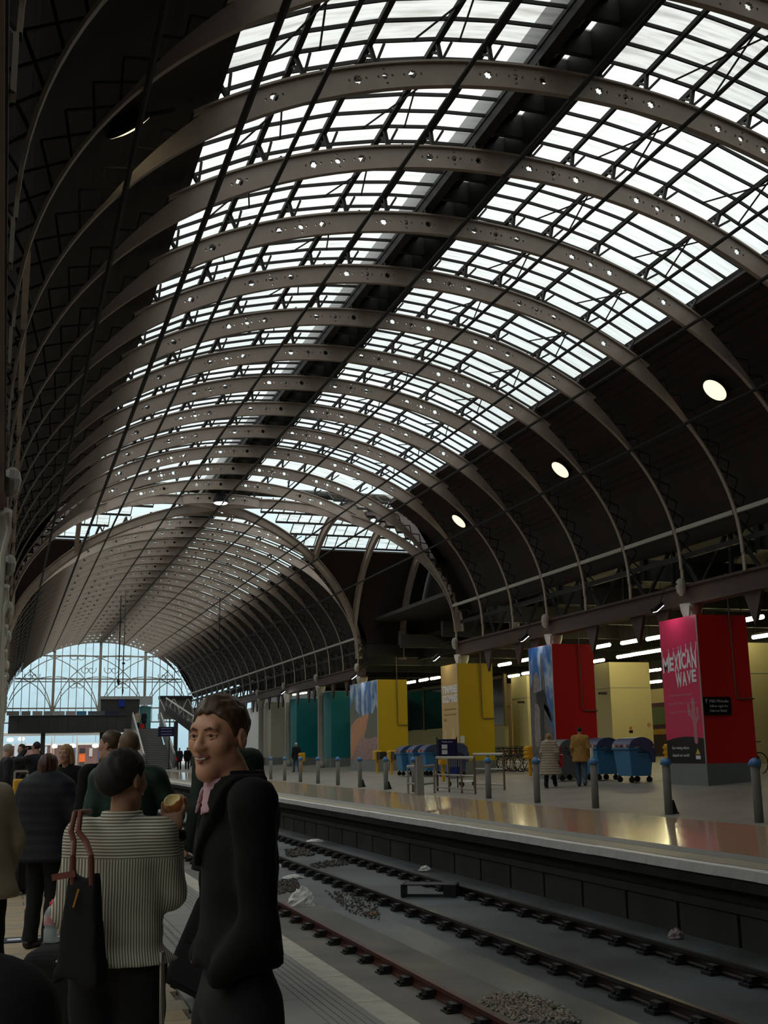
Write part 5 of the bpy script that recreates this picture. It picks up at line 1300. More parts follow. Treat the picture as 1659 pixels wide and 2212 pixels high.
    def coatf(x, y, z):
        r = cf(x, y, z)
        if puff: r = r-puff*np.abs(np.sin(np.pi*z/(0.085*s)))
        else: r = r-0.004*np.sin(x*23+z*17)*np.sin(z*31-y*19+1.0)
        nh = np.sqrt(x**2+(y-0.01)**2)            # neck opening
        r = np.maximum(r, -np.maximum(nh-0.056*s, 1.47*s+up-z))
        return np.maximum(r, hem*s-z)
    clo = (lo[0]-0.05*b, lo[1]-0.05*b, min(hem*s, p['wrL'][2], p['wrR'][2])-0.1); chi = (hi[0]+0.05*b, hi[1]+0.05*b, 1.62*s)
    # sleeves may hang below the hem
    def coat2(x, y, z):
        r = coatf(x, y, z)
        sl_ = [cone(p['el'+q], tuple(p['el'+q][i]+(p['wr'+q][i]-p['el'+q][i])*0.93 for i in range(3)), 0.054*s*b, 0.044*s*b) for q in 'LR' if p['wr'+q][2] < hem*s+0.05]
        for g in sl_: r = np.minimum(r, g(x, y, z))
        return r
    co = obj(coat_name, net_mesh(coat_name, coat2, clo, chi, min(res, 0.02) if res < 0.03 else res, coat), o)
    if collar:
        def colf(x, y, z):
            r = np.sqrt(x**2+((y+0.005-hfwd*0.35)*1.05)**2); rr = 0.07*s+(1.52*s+up-z)*0.25
            return np.maximum(np.maximum(np.abs(r-rr)-0.009, np.abs(z-1.485*s-up*0.8)-0.034*s), y-0.045)
        obj('collar', net_mesh('collar', colf, (-0.15, -0.15, 1.4*s), (0.15, 0.12, 1.62*s), 0.01, coat), o)
    # ---- lower garment
    tz = [cone((-0.06*s, 0, 0.97*s), (0.06*s, 0, 0.97*s), 0.115*s, 0.115*s, sy=0.85), cone((0, 0, 1.0*s), (0, 0, 1.12*s), 0.13*s, 0.125*s, sy=0.66)]
    for q in 'LR':
        kn, an = p['kn'+q], p['an'+q]; he = tuple(kn[i]+(an[i]-kn[i])*((0.5-trouser_hem)/0.42) for i in range(3))
        tz += [cone(p['hip'+q], kn, 0.105*s, 0.075*s), cone(kn, he, 0.075*s, 0.07*s)]
    tf = U(tz, 0.025*s)
    def trf(x, y, z):
        r = tf(x, y, z)-0.003*np.sin(z*40+x*20)
        return np.maximum(np.maximum(r, z-1.15*s), 0.05*s-z)
    obj(lower, net_mesh(lower, trf, (lo[0], lo[1]-0.1, 0.0), (hi[0], hi[1]+0.1, 1.2*s), max(res*0.9, 0.016), trousers), o)
    for q in 'LR':
        an = p['an'+q]; z0 = an[2]-0.08*s
        sf = U([cone((an[0], an[1]-0.035*s, z0+0.045*s), (an[0], an[1]+0.16*s, z0+0.035*s), 0.047*s, 0.038*s, sx=0.95), cone((an[0], an[1], z0+0.05*s), (an[0], an[1], z0+0.1*s), 0.045*s, 0.04*s)], 0.02)
        obj('shoe', net_mesh('shoe', lambda x, y, z: np.maximum(sf(x, y, z), z0-z), (an[0]-0.1, an[1]-0.14, z0-0.02), (an[0]+0.1, an[1]+0.28, z0+0.2), max(res*0.6, 0.012), shoes or M_SHOE), o)
    # ---- hair
    kind, hm = hair
    if hm is not None:
        hh = [ell((0, -0.018, 0.038), (0.081, 0.1, 0.088))]
        def cut(x, y, z, k=0.676, c=0.0): return (-0.062+k*(y+0.1)+c)-z
        def line(y): return np.interp(y, [-0.13, -0.05, -0.012, 0.012, 0.035, 0.06, 0.12], [-0.085, -0.07, -0.02, -0.012, 0.032, 0.068, 0.09])
        def short(x, y, z):
            n_ = np.sin(x*95+y*40+2*np.sin(z*60))*np.sin(y*70-z*45+np.sin(x*80))+0.6*np.sin(x*210+z*90)*np.sin(y*170+x*60)
            top = np.clip((z-0.05)/0.06, 0, 1)
            r = hh[0](x, y, z)-0.0028*n_-0.007*top*(0.6+0.4*np.sin(x*60+1))
            return np.maximum(r, (line(y)+0.004*np.sin(x*190)+0.05*np.maximum(0, 0.02-np.abs(x))-z)*0.7)
        if kind == 'short': fh = short
        elif kind == 'cropped': fh = lambda x, y, z: np.maximum(ell((0, -0.018, 0.033), (0.077, 0.0965, 0.0845))(x, y, z), (line(y)-z)*0.7)
        elif kind == 'bun':
            bun = U([ell((0, -0.085, -0.01), (0.062, 0.062, 0.065)), ell((0, -0.05, 0.02), (0.085, 0.09, 0.085))], 0.03)
            fh = lambda x, y, z: np.minimum(short(x, y, z), np.maximum(bun(x, y, z)-0.002*np.sin(x*150+z*90), cut(x, y, z, 0.9, -0.03)*0.8))
        else:
            Lz = {'long': -0.2, 'bob': -0.11, 'verylong': -0.34}[kind]
            lg = U([ell((0, -0.02, 0.036), (0.09, 0.106, 0.094)), cone((-0.06, -0.03, 0.0), (-0.075, -0.05, Lz), 0.04, 0.035), cone((0.06, -0.03, 0.0), (0.075, -0.05, Lz), 0.04, 0.035), cone((0, -0.08, 0.0), (0, -0.09, Lz), 0.05, 0.045)], 0.03)
            face_cut = ell((0, 0.1, -0.05), (0.062, 0.1, 0.115))
            fh = lambda x, y, z: np.maximum(np.maximum(lg(x, y, z)-0.003*np.sin(x*120+y*90), -face_cut(x, y, z)), y-0.085)
        me = net_mesh('hair', fh, (-0.16, -0.2, -0.42), (0.16, 0.12, 0.15), max(hr, 0.006) if res < 0.025 else hr, hm)
        ho = obj('hair', me, o); M = Matrix(HR.tolist()).to_4x4() @ Matrix.Scale(hk, 4); M.translation = Vector(hc); ho.matrix_local = M
    if face:
        M = Matrix(HR.tolist()).to_4x4() @ Matrix.Scale(hk, 4); M.translation = Vector(hc)
        for sx in (-1, 1):
            e = MB().lathe([(0.0118*math.sin(math.pi*i/8)+1e-5, 0.0118*math.cos(math.pi*i/8)) for i in range(9)], 12, Matrix.Translation((sx*0.031, 0.0745, 0.007)), False); e = obj('eye', e.mesh('eye', M_EYEW), o); e.matrix_local = M
            i_ = MB().lathe([(0.0062, 0), (0.005, 0.0012), (0.0002, 0.0018)], 10, Matrix.Translation((sx*0.031-0.001, 0.0855, 0.0072)) @ Matrix.Rotation(-math.pi/2, 4, 'X')); i_ = obj('iris', i_.mesh('iris', M_EYED), e)
            w = MB().tube([(sx*0.012, 0.0895, 0.0245), (sx*0.03, 0.089, 0.029), (sx*0.052, 0.074, 0.0225)], [0.0035, 0.0045, 0.002], 6); w = obj('eyebrow', w.mesh('eyebrow', hm), o); w.matrix_local = M
            ld = MB().tube([(sx*0.015, 0.083, 0.0115), (sx*0.031, 0.0862, 0.0155), (sx*0.048, 0.078, 0.009)], [0.004, 0.0052, 0.0035], 8).tube([(sx*0.016, 0.082, 0.0), (sx*0.031, 0.0845, -0.002), (sx*0.047, 0.077, 0.002)], [0.003, 0.004, 0.003], 8); ld = obj('eyelid', ld.mesh('eyelid', sk), o); ld.matrix_local = M
        lp = net_mesh('lips', U([cone((-0.024, 0.088, -0.052), (0, 0.0985, -0.0545), 0.004, 0.0055), cone((0.024, 0.088, -0.052), (0, 0.0985, -0.0545), 0.004, 0.0055), cone((-0.022, 0.087, -0.056), (0, 0.0955, -0.068), 0.004, 0.0065), cone((0.022, 0.087, -0.056), (0, 0.0955, -0.068), 0.004, 0.0065)], 0.003), (-0.04, 0.07, -0.09), (0.04, 0.12, -0.03), 0.0022, M_LIP)
        lo_ = obj('lips', lp, o); lo_.matrix_local = M
        tt = MB().tube([(-0.017, 0.0945, -0.0585), (0, 0.1005, -0.0605), (0.017, 0.0945, -0.0585)], 0.0032, 6); tt = obj('teeth', tt.mesh('teeth', M_TEETH), o); tt.matrix_local = M
    return o, s, p
C_RIGHT = Vector((math.cos(YAW), -math.sin(YAW), 0)); C_FWD = Vector((math.sin(YAW), math.cos(YAW), 0))
def face_dir(deg):
    """0 = facing away from the viewer, 90 = towards picture right, 180 = towards the viewer"""
    a = math.radians(deg); d = C_FWD*math.cos(a)+C_RIGHT*math.sin(a); return facing(d.x, d.y)
H_DARK = mat('hair_black_brown', (0.011, 0.008, 0.007), 0.7, noise=((0.03, 0.018, 0.012), 0.5, 40.0)); H_BRN = mat('hair_brown', (0.075, 0.042, 0.022), 0.5, noise=((0.035, 0.02, 0.012), 0.7, 45.0)); H_RED = mat('hair_auburn', (0.06, 0.022, 0.013), 0.5, noise=((0.02, 0.01, 0.008), 0.6, 40.0))
H_BLON = mat('hair_blond', (0.33, 0.2, 0.08), 0.5, noise=((0.2, 0.11, 0.04), 0.6, 40.0)); H_GREY = mat('hair_grey', (0.3, 0.29, 0.27), 0.6)
H_LIGHT = mat('hair_cropped_fair', (0.14, 0.085, 0.05), 0.6)
M_BCOAT = mat('coat_black_wool', (0.0065, 0.0065, 0.007), 0.85, spec=0.15); M_BTROU = mat('trousers_charcoal', (0.014, 0.014, 0.015), 0.8, spec=0.15)
M_NAVYC = mat('coat_navy_black', (0.008, 0.009, 0.014), 0.7, spec=0.25); M_JEANS = mat('jeans_blue', (0.05, 0.085, 0.14), 0.8, noise=((0.09, 0.14, 0.2), 0.6, 6.0))
M_GREENJ = mat('jacket_bottle_green', (0.004, 0.028, 0.016), 0.6, noise=((0.003, 0.012, 0.009), 0.6, 4.0)); M_GREEND = mat('jacket_dark_green', (0.006, 0.016, 0.01), 0.75)
M_BROWNSHOE = mat('shoe_tan_leather', (0.2, 0.075, 0.025), 0.45)

# 1. tall man in the black coat, half turned to the viewer
YM = 3.2
hp = on_y(520, 1600, YM)
tall_h = on_y(490, 1512, YM).z
rz = face_dir(252)
man, s, pj_ = person('smiling tall man in a black coat and pink open-collared shirt', (hp.x, YM, 0), rz, tall_h+0.005, M_BCOAT, M_BTROU, ('short', H_BRN), skin('tanned', (0.50, 0.265, 0.165)), hyaw=face_dir(207)-rz, hpitch=-0.05, hem=1.06, bulk=0.87, res=0.02, hres=0.0042, face=True, collar=True, flare=0.01, hk=0.91, up=0.05, hfwd=0.06, hands=False,
    pose=dict(elL=(-0.2, -0.01, 1.17), wrL=(-0.15, 0.08, 1.06), elR=(0.2, -0.01, 1.17), wrR=(0.15, 0.08, 1.06)))
UP = 0.05
def neckbase(x, y, z, r0, r1, add):
    g = cone((0, 0, 1.0*s), (0, 0, 1.33*s), 0.155*s, 0.16*s, sy=0.66)(x, y, z); g = smin(g, cone((0, -0.012*s, 1.40*s+UP), (0, 0.014*s, 1.465*s+UP), r0*s, r1*s)(x, y, z), 0.035*s)
    return smin(g, cone(pj_['shL'], pj_['shR'], 0.06*s, 0.06*s)(x, y, z), 0.035*s)-add
VB = 1.40*s
def shirtf(x, y, z):
    g = neckbase(x, y, z, 0.095, 0.077, 0.008)
    return np.maximum(np.maximum(g, np.abs(x)-(z-VB)*0.55), np.maximum(0.02-y, z-1.515*s-UP*0.5))
M_SHIRT = mat('shirt_pink', (0.46, 0.27, 0.31), 0.7)
obj('shirt', net_mesh('shirt', shirtf, (-0.16, 0.0, VB-0.03), (0.16, 0.24, 1.62*s), 0.008, M_SHIRT), man)
def sc_f(x, y, z):
    r = np.sqrt(x**2+((y-0.02)*0.95)**2); rr = 0.064*s+(1.56*s-z)*0.3; th = np.maximum(np.abs(r-rr)-0.005, np.abs(z-1.505*s-0.45*np.minimum(0, 0.05-y))-0.032*s)
    return np.maximum(th, np.where(y > 0, 0.012+(1.55*s-z)*0.3-np.abs(x), -1))
obj('shirt_collar', net_mesh('shirt_collar', sc_f, (-0.15, -0.15, 1.4*s), (0.15, 0.2, 1.62*s), 0.006, M_SHIRT), man)
def lap_f(x, y, z):
    g = neckbase(x, y, z, 0.1, 0.085, 0.018); w = np.abs(x)-(z-VB)*0.6
    return np.maximum(np.maximum(g, -w), np.maximum(w-0.055, np.maximum(VB-0.12-z, np.maximum(z-1.50*s-UP, -0.05-y))))
obj('lapel', net_mesh('lapel', lap_f, (-0.26, -0.14, 1.2*s), (0.26, 0.25, 1.62*s), 0.009, M_BCOAT), man)

# 2. woman in the striped jacket, seen from behind, holding an apple
def stripes(n, L, b):
    tc = n.new('ShaderNodeTexCoord'); sp = n.new('ShaderNodeSeparateXYZ'); L.new(tc.outputs['Object'], sp.inputs[0])
    def wave(out, f):
        m = n.new('ShaderNodeMath'); m.operation = 'MULTIPLY'; m.inputs[1].default_value = f; L.new(out, m.inputs[0])
        w = n.new('ShaderNodeMath'); w.operation = 'SINE'; L.new(m.outputs[0], w.inputs[0]); return w.outputs[0]
    a = n.new('ShaderNodeMath'); a.operation = 'MULTIPLY_ADD'; a.inputs[1].default_value = 0.55; L.new(sp.outputs['Y'], a.inputs[0]); L.new(sp.outputs['X'], a.inputs[2])
    v = wave(a.outputs[0], 560.0); h = wave(sp.outputs['Z'], 560.0)
    g = n.new('ShaderNodeMath'); g.operation = 'GREATER_THAN'; g.inputs[1].default_value = 1.275; L.new(sp.outputs['Z'], g.inputs[0])
    mx = n.new('ShaderNodeMix'); L.new(g.outputs[0], mx.inputs[0]); L.new(v, mx.inputs[2]); L.new(h, mx.inputs[3])
    r = n.new('ShaderNodeMapRange'); r.inputs[1].default_value = -0.2; r.inputs[2].default_value = 0.5; L.new(mx.outputs[0], r.inputs[0])
    c = n.new('ShaderNodeMix'); c.data_type = 'RGBA'; c.inputs[6].default_value = (0.13, 0.12, 0.095, 1); c.inputs[7].default_value = (0.52, 0.49, 0.39, 1); L.new(r.outputs[0], c.inputs[0]); L.new(c.outputs[2], b.inputs['Base Color'])
    b.inputs['Roughness'].default_value = 0.8
M_STRIPE = nodes_poster('striped_jacket_cloth', stripes)
YW = 4.5; wp = on_y(262, 1800, YW); wrz = face_dir(8)
hand_w = on_y(373, 1785, YW+0.02)                     # raised hand in world space
def to_local(v, pos, rz): return Matrix.Rotation(-rz, 3, 'Z') @ (Vector(v)-Vector(pos))
sW = 1.66/1.75; wpos = (wp.x, YW, 0)
wl = to_local(on_y(374, 1800, YW+0.06), wpos, wrz)/sW; el = to_local(on_y(372, 1935, YW-0.02), wpos, wrz)/sW
# her right hand, grown from the wrist around the apple, joined to the body mesh
W0 = np.array(tuple(wl*sW)); AP = W0+np.array((0.0, 0.018, 0.108))
def g_hand():
    fs = [ell(tuple(W0+np.array((0.006, 0.0, 0.045))), (0.034, 0.022, 0.05))]
    for k in range(4):                                  # fingers curl up the far right side of the apple
        a0 = math.radians(-25+38*k); r = 0.043
        b0 = W0+np.array((0.026*math.cos(a0), 0.012+0.018*math.sin(a0), 0.07)); m1 = AP+np.array((r*math.cos(a0)*1.05, r*math.sin(a0)*1.05, -0.012)); m2 = AP+np.array((r*0.86*math.cos(a0), r*0.86*math.sin(a0), 0.022))
        fs += [cone(b0, m1, 0.0098, 0.0088), cone(m1, m2, 0.0088, 0.0068)]
    t0 = W0+np.array((-0.016, -0.004, 0.05)); t1 = AP+np.array((-0.043, -0.012, -0.03)); t2 = AP+np.array((-0.042, -0.02, 0.004))
    fs += [cone(t0, t1, 0.013, 0.0105), cone(t1, t2, 0.0105, 0.008), cone(tuple(wl*sW), tuple(W0+np.array((0, 0, 0.03))), 0.026, 0.027)]
    return U(fs, 0.008)
woman, s2, pw = person('woman in a cream striped jacket seen from behind, eating an apple', wpos, wrz, 1.66, M_STRIPE, M_BTROU, ('bun', H_DARK), skin('olive', (0.38, 0.21, 0.135)), hyaw=-0.4, hpitch=-0.1, hk=0.9, hem=0.955, bulk=0.96, res=0.02, hres=0.0055, female=True, coat_name='striped_jacket', flare=0.085, hands='L', extra=g_hand(),
    pose=dict(elR=tuple(el), wrR=tuple(wl), elL=(-0.215, -0.01, 1.14), wrL=(-0.2, 0.12, 0.94)), collar=True,
    handfine=(tuple(np.array(tuple(wl*sW))-np.array((0.07, 0.08, 0.05))), tuple(np.array(tuple(wl*sW))+np.array((0.07, 0.08, 0.16))), 0.005))
woman.children[0].name = 'striped_jacket'
MB().lathe([(0.05, -0.012), (0.053, 0.0), (0.05, 0.02), (0.042, 0.024)], 14, Matrix.Translation(Vector(tuple(W0+np.array((0, 0, -0.012)))))).build('black_cuff', M_BCOAT, woman, True)
MB().lathe([(0.0022, 0.006), (0.004, 0.0), (0.0022, -0.006)], 8, Matrix.Translation(Vector((0.062, 0.05, 1.5)))).build('earring', M_STEEL, woman)
strp = MB().beam((0.19, -0.06, 0.95), (0.2, -0.05, 0.3), 0.03, 0.008).build('hanging_belt', M_STRIPE, woman)
# apple
ap = obj('apple', None) if False else None
def apf(x, y, z):
    r = np.sqrt(x*x+y*y); q = np.sqrt((r-0.006)**2+z*z)-0.036+0.004*np.exp(-(r/0.012)**2)
    for c, rr in (((-0.026, -0.03, 0.024), 0.026), ((-0.008, -0.036, 0.032), 0.021)):
        q = np.maximum(q, -(np.sqrt((x-c[0])**2+(y-c[1])**2+(z-c[2])**2)-rr))
    return q
am = net_mesh('apple', apf, (-0.05, -0.05, -0.05), (0.05, 0.05, 0.05), 0.003, mat('apple_skin', (0.42, 0.27, 0.05), 0.35, noise=((0.36, 0.05, 0.03), 0.95, 16.0)))
am.materials.append(mat('apple_flesh', (0.62, 0.5, 0.2), 0.5))
for f in am.polygons:
    c = f.center
    if any((c-Vector(q)).length < rr+0.0025 for q, rr in (((-0.026, -0.03, 0.024), 0.026), ((-0.008, -0.036, 0.032), 0.021))): f.material_index = 1
apo = obj('apple', am, None, Vector(wpos)+Matrix.Rotation(wrz, 3, 'Z') @ Vector(tuple(AP))); apo.scale = (1.12, 1.12, 1.12)
tag(apo, 'half-eaten red and yellow apple held up in a hand', 'apple'); MB().tube([(0, 0, 0.028), (0.004, 0, 0.044)], 0.0015, 5).build('stalk', M_BROWNSHOE, apo)
# shoulder bag
bgx = on_y(178, 1980, YW-0.16); t = empty('shoulder_bag', (bgx.x, YW-0.2, 0.0), wrz); tag(t, 'long black fabric shoulder bag with brown leather straps on the striped jacket', 'bag')
zt1, zb1 = on_y(178, 1885, YW-0.2).z, on_y(178, 2120, YW-0.2).z
bf = lambda x, y, z: rbox((0, 0, (zt1+zb1)/2), (0.5, 0.5, (zt1-zb1)/2), 0.03)(x/np.clip(0.048+(zt1-z)*0.1, 0.03, 0.3)*0.5, y/np.clip(0.03+(zt1-z)*0.08, 0.02, 0.08)*0.5, z)*0.3-0.006*np.sin(x*40+z*14)
obj('bag_body', net_mesh('bag_body', bf, (-0.26, -0.15, zb1-0.05), (0.26, 0.15, zt1+0.05), 0.014, M_BTROU), t)
M_STRAP = mat('strap_brown_leather', (0.13, 0.035, 0.022), 0.5)
sh = to_local(on_y(177, 1762, YW-0.06), (bgx.x, YW-0.2, 0), wrz)
for dx in (-0.035, 0.035):
    q = [(dx, -0.02, zt1-0.04), (dx*0.95, -0.03, zt1+0.06), (dx*0.65+sh.x*0.45, sh.y-0.1, zt1+(sh.z-zt1)*0.55), (dx*0.4+sh.x*0.85, sh.y-0.085, sh.z-0.05), (sh.x+dx*0.3, sh.y-0.04, sh.z+0.012), (sh.x+dx*0.3, sh.y+0.05, sh.z+0.012)]
    MB().tube(q, 0.0105, 8).build('strap', M_STRAP, t)
MB().beam((-0.11, -0.02, zt1-0.015), (-0.02, -0.03, zt1+0.0), 0.012, 0.022).build('strap_tab', M_STRAP, t); MB().beam((0.0, -0.05, zt1-0.05), (-0.015, -0.055, zt1-0.11), 0.008, 0.006).build('orange_tag', mat('tag_orange', (0.5, 0.2, 0.02)), t)
# suitcases, bottle
def suitcase(pos, rz, w, d, h, label, tiltx=0.0, tag_px=None, handle=0.0):
    t = empty('suitcase', pos, rz); t.rotation_euler[0] = tiltx; tag(t, label, 'suitcase')
    bevel(MB().box(-w/2, w/2, -d/2, d/2, 0.06, h).build('shell', M_BTROU, t), 0.05, 4)
    MB().box(-w/2+0.05, w/2-0.05, -d/2-0.025, -d/2, 0.12, h*0.55).build('front_pocket', M_NAVYC, t)
    MB().tube([(-w/2+0.04, -d/2-0.006, h*0.65), (w/2-0.04, -d/2-0.006, h*0.65)], 0.006, 5).build('zip', M_BLACK, t)
    MB().tube([(-0.08, 0, h-0.005), (-0.07, 0, h+0.03), (0.07, 0, h+0.03), (0.08, 0, h-0.005)], 0.011, 6).build('carry_handle', M_BLACK, t)
    if handle: MB().tube([(-0.1, d/2-0.05, h-0.05), (-0.1, d/2-0.05, h+handle), (0.1, d/2-0.05, h+handle), (0.1, d/2-0.05, h-0.05)], 0.01, 6).build('pull_handle', M_STEEL, t)
    for s in (-1, 1):
        MB().lathe([(0.012, -0.018), (0.05, -0.018), (0.05, 0.018), (0.012, 0.018)], 14, Matrix.Translation((s*(w/2-0.05), d/2-0.06, 0.05)) @ Matrix.Rotation(math.pi/2, 4, 'Y')).build('wheel', M_RUBBER, t)
    if tag_px: MB().box(tag_px[0], tag_px[0]+0.05, -d/2-0.032, -d/2-0.026, tag_px[1], tag_px[1]+0.06).build('white_label', M_WHITE, t)
    return t
q = on_y(170, 2050, 5.25); suitcase((q.x+0.04, 5.3, 0), face_dir(0), 0.5, 0.26, q.z, 'large upright black suitcase with a white label beside the striped-jacket woman', tag_px=(-0.02, 0.52))
q = on_y(114, 2045, 5.2); t = empty('water_bottle', (q.x, 5.3, q.z+0.004)); tag(t, 'clear plastic water bottle with a red cap standing on the black suitcase', 'bottle')
M_PET = mat('clear_plastic', (0.55, 0.62, 0.64), 0.15, alpha=0.4)
zc = on_y(114, 1945, 5.3).z-q.z
MB().lathe([(0.032, 0), (0.036, 0.01), (0.036, zc*0.3), (0.031, zc*0.34), (0.036, zc*0.4), (0.036, zc*0.66), (0.03, zc*0.75), (0.015, zc*0.86)], 16).build('bottle_body', M_PET, t, True)
MB().lathe([(0.0365, zc*0.42), (0.037, zc*0.43), (0.037, zc*0.63), (0.0365, zc*0.64)], 16, cap=False).build('label_band', mat('bottle_label', (0.42, 0.08, 0.1), 0.4, noise=((0.4, 0.4, 0.42), 0.9, 30.0)), t, True)
MB().lathe([(0.016, zc*0.85), (0.016, zc*0.94), (0.008, zc*0.96), (0.008, zc)], 12).build('red_cap', mat('cap_red', (0.6, 0.015, 0.03), 0.35), t, True)
q = on_z(376, 2172, 0.0); sc_ = suitcase((q.x+0.1, q.y+0.02, 0.02), face_dir(20), 0.4, 0.26, 0.68, 'black wheeled suitcase tilted on its wheels beside the tall man', 0.0, handle=0.3); sc_.rotation_euler = (0.0, 0.42, face_dir(10))
q = on_z(20, 1936, 0.0); suitcase((q.x, q.y+0.15, 0), face_dir(0), 0.42, 0.3, 0.72, 'black upright suitcase left of the person in the dark padded coat', handle=0.3)

# 3-5. people just beyond
def at(px, py, Y): return on_y(px, py, Y)
YG = 8.4; p = at(492, 1700, YG); tp = at(500, 1536, YG).z
person('man in a dark green jacket standing hidden behind the tall man', (p.x, YG, 0), face_dir(318), tp, M_GREEND, M_BTROU, ('short', H_DARK), skin('fair', (0.42, 0.24, 0.17)), hyaw=0.15, res=0.03, hres=0.012, shoes=M_BROWNSHOE, bulk=1.12, hem=0.75)
YS = 8.5; p = at(276, 1700, YS); tp = at(275, 1578, YS).z
person('man with cropped hair in a black and bottle-green jacket, back turned', (p.x, YS, 0), face_dir(350), tp, M_GREENJ, M_BTROU, ('cropped', H_LIGHT), skin('fair', (0.42, 0.24, 0.17)), res=0.028, hres=0.011, bulk=1.15, hem=0.8, pose=dict(elR=(0.33, 0.0, 1.18), wrR=(0.28, 0.2, 1.05)))
YP = 9.6; p = at(238, 1700, YP); tp = at(238, 1580, YP).z
person('brown-haired man in black looking along the platform, beside the crop-haired man', (p.x, YP, 0), face_dir(320), tp, M_BCOAT, M_BTROU, ('short', H_BRN), skin('fair', (0.42, 0.24, 0.17)), hyaw=0.6, res=0.03, hres=0.012, bulk=1.1, hem=0.8)
YQ = 10.9; p = at(97, 1800, YQ); tp = at(97, 1630, YQ).z
person('auburn-haired person in a dark padded coat and black trousers, back turned', (p.x, YQ, 0), face_dir(20), tp, M_NAVYC, M_BTROU, ('bob', H_RED), skin('fair', (0.42, 0.24, 0.17)), res=0.028, hres=0.011, bulk=1.62, puff=0.006, hem=0.78, female=False, hood=True, trouser_hem=0.06, pose=dict(elL=(-0.36, 0.02, 1.18), wrL=(-0.2, 0.22, 1.05), elR=(0.36, 0.02, 1.18), wrR=(0.22, 0.22, 1.02)))
YR = 14.6; p = at(141, 1700, YR); tp = at(141, 1609, YR).z
person('fair-haired woman in a long black coat turned towards the camera', (p.x, YR, 0), face_dir(195), tp, M_BCOAT, M_BTROU, ('bob', H_BLON), skin('fair', (0.42, 0.24, 0.17)), res=0.03, hres=0.011, female=True, bulk=1.1, hem=0.55, face=True)
YL = 24.0
for (px, py, lb, fd, ct, tr, hr_, ps) in ((12, 1608, 'man in a dark jacket standing among the group by the left-hand column', 60, M_NAVYC, M_BTROU, ('short', H_GREY), None),
        (44, 1608, 'person in black with a red scarf in the group by the left-hand column', 200, M_BCOAT, M_BTROU, ('short', H_DARK), None),
        (76, 1603, 'person in a dark jacket raising a camera to the eyes', 310, M_NAVYC, M_JEANS, ('short', H_DARK), dict(elL=(-0.32, 0.16, 1.4), wrL=(-0.1, 0.24, 1.6), elR=(0.34, 0.16, 1.42), wrR=(0.1, 0.24, 1.6)))):
    Yq = YL+(2.0 if px == 44 else 0)+(1.2 if px == 76 else 0); p = at(px, 1700, Yq); tp = at(px, py, Yq).z
    person(lb, (p.x, Yq, 0), face_dir(fd), tp, ct, tr, hr_, skin('fair', (0.42, 0.24, 0.17)), res=0.034, hres=0.018, bulk=1.2, hem=0.75, pose=ps)
YL += 1.2; p = at(76, 1612, YL); d_ = Matrix.Rotation(face_dir(310), 3, 'Z') @ Vector((0, 0.27, 0)); t = empty('camera_body', (p.x+d_.x, YL+d_.y, p.z-0.03), face_dir(310)); tag(t, 'small black camera held up to the eyes', 'camera'); MB().box(-0.06, 0.06, -0.03, 0.03, -0.04, 0.04).build('body', M_BLACK, t); MB().lathe([(0.03, 0), (0.03, 0.06)], 10, Matrix.Rotation(-math.pi/2, 4, 'X')).build('lens', M_BLACK, t)
q = at(46, 1668, 20.0); t = empty('luggage_cart', (q.x, 20.0, 0)); tag(t, 'upright trolley with pale handles and a black bag near the left-hand group', 'trolley')
for s in (-1, 1): MB().tube([(s*0.12, 0, 0.05), (s*0.1, 0.05, 1.4)], 0.018, 6).build('handle', M_STEEL, t)
MB().tube([(-0.1, 0.05, 1.4), (0.1, 0.05, 1.4)], 0.018, 6).build('handle_bar', M_STEEL, t); MB().box(-0.2, 0.2, -0.2, 0.1, 0.08, 0.5).build('black_bag', M_BTROU, t)
for s in (-1, 1): MB().lathe([(0.02, -0.02), (0.06, -0.02), (0.06, 0.02), (0.02, 0.02)], 10, Matrix.Translation((s*0.2, 0.05, 0.06)) @ Matrix.Rotation(math.pi/2, 4, 'Y')).build('wheel', M_RUBBER, t)
q = at(53, 1690, 15.5); t = empty('yellow_bag', (q.x, 15.5, 0)); tag(t, 'yellow holdall on a dark stand behind the beige-jacket person', 'bag')
MB().box(-0.12, 0.12, -0.1, 0.1, 0.0, 1.12).build('stand', M_BTROU, t); bevel(MB().box(-0.14, 0.14, -0.12, 0.12, 1.12, 1.36).build('yellow_holdall', mat('bag_yellow', (0.65, 0.33, 0.02), 0.5), t), 0.03, 3); MB().tube([(-0.08, 0, 1.36), (-0.05, 0, 1.43), (0.05, 0, 1.43), (0.08, 0, 1.36)], 0.01, 5).build('grip', M_BLACK, t)
YJ = 7.6; p = at(-8, 1720, YJ)
person('person in a beige jacket at the foot of the left-hand column line', (p.x, YJ, 0), face_dir(300), 1.72, mat('jacket_beige', (0.32, 0.27, 0.18), 0.8, noise=((0.24, 0.2, 0.13), 0.6, 5.0)), M_BTROU, ('short', H_BRN), skin('fair', (0.42, 0.24, 0.17)), hyaw=0.5, hpitch=-0.3, res=0.028, bulk=1.25, hem=0.8, lean=-0.12)
YN = 1.62; p = at(-205, 1900, YN)
person('long auburn-haired person in a dark charcoal jacket close by', (p.x, YN, 0), face_dir(20), 1.64, M_BTROU, M_BTROU, ('verylong', mat('hair_copper', (0.13, 0.06, 0.02), 0.45, noise=((0.05, 0.022, 0.01), 0.7, 40.0))), skin('fair', (0.42, 0.24, 0.17)), res=0.026, hres=0.012, bulk=1.12, hem=0.85, female=True)
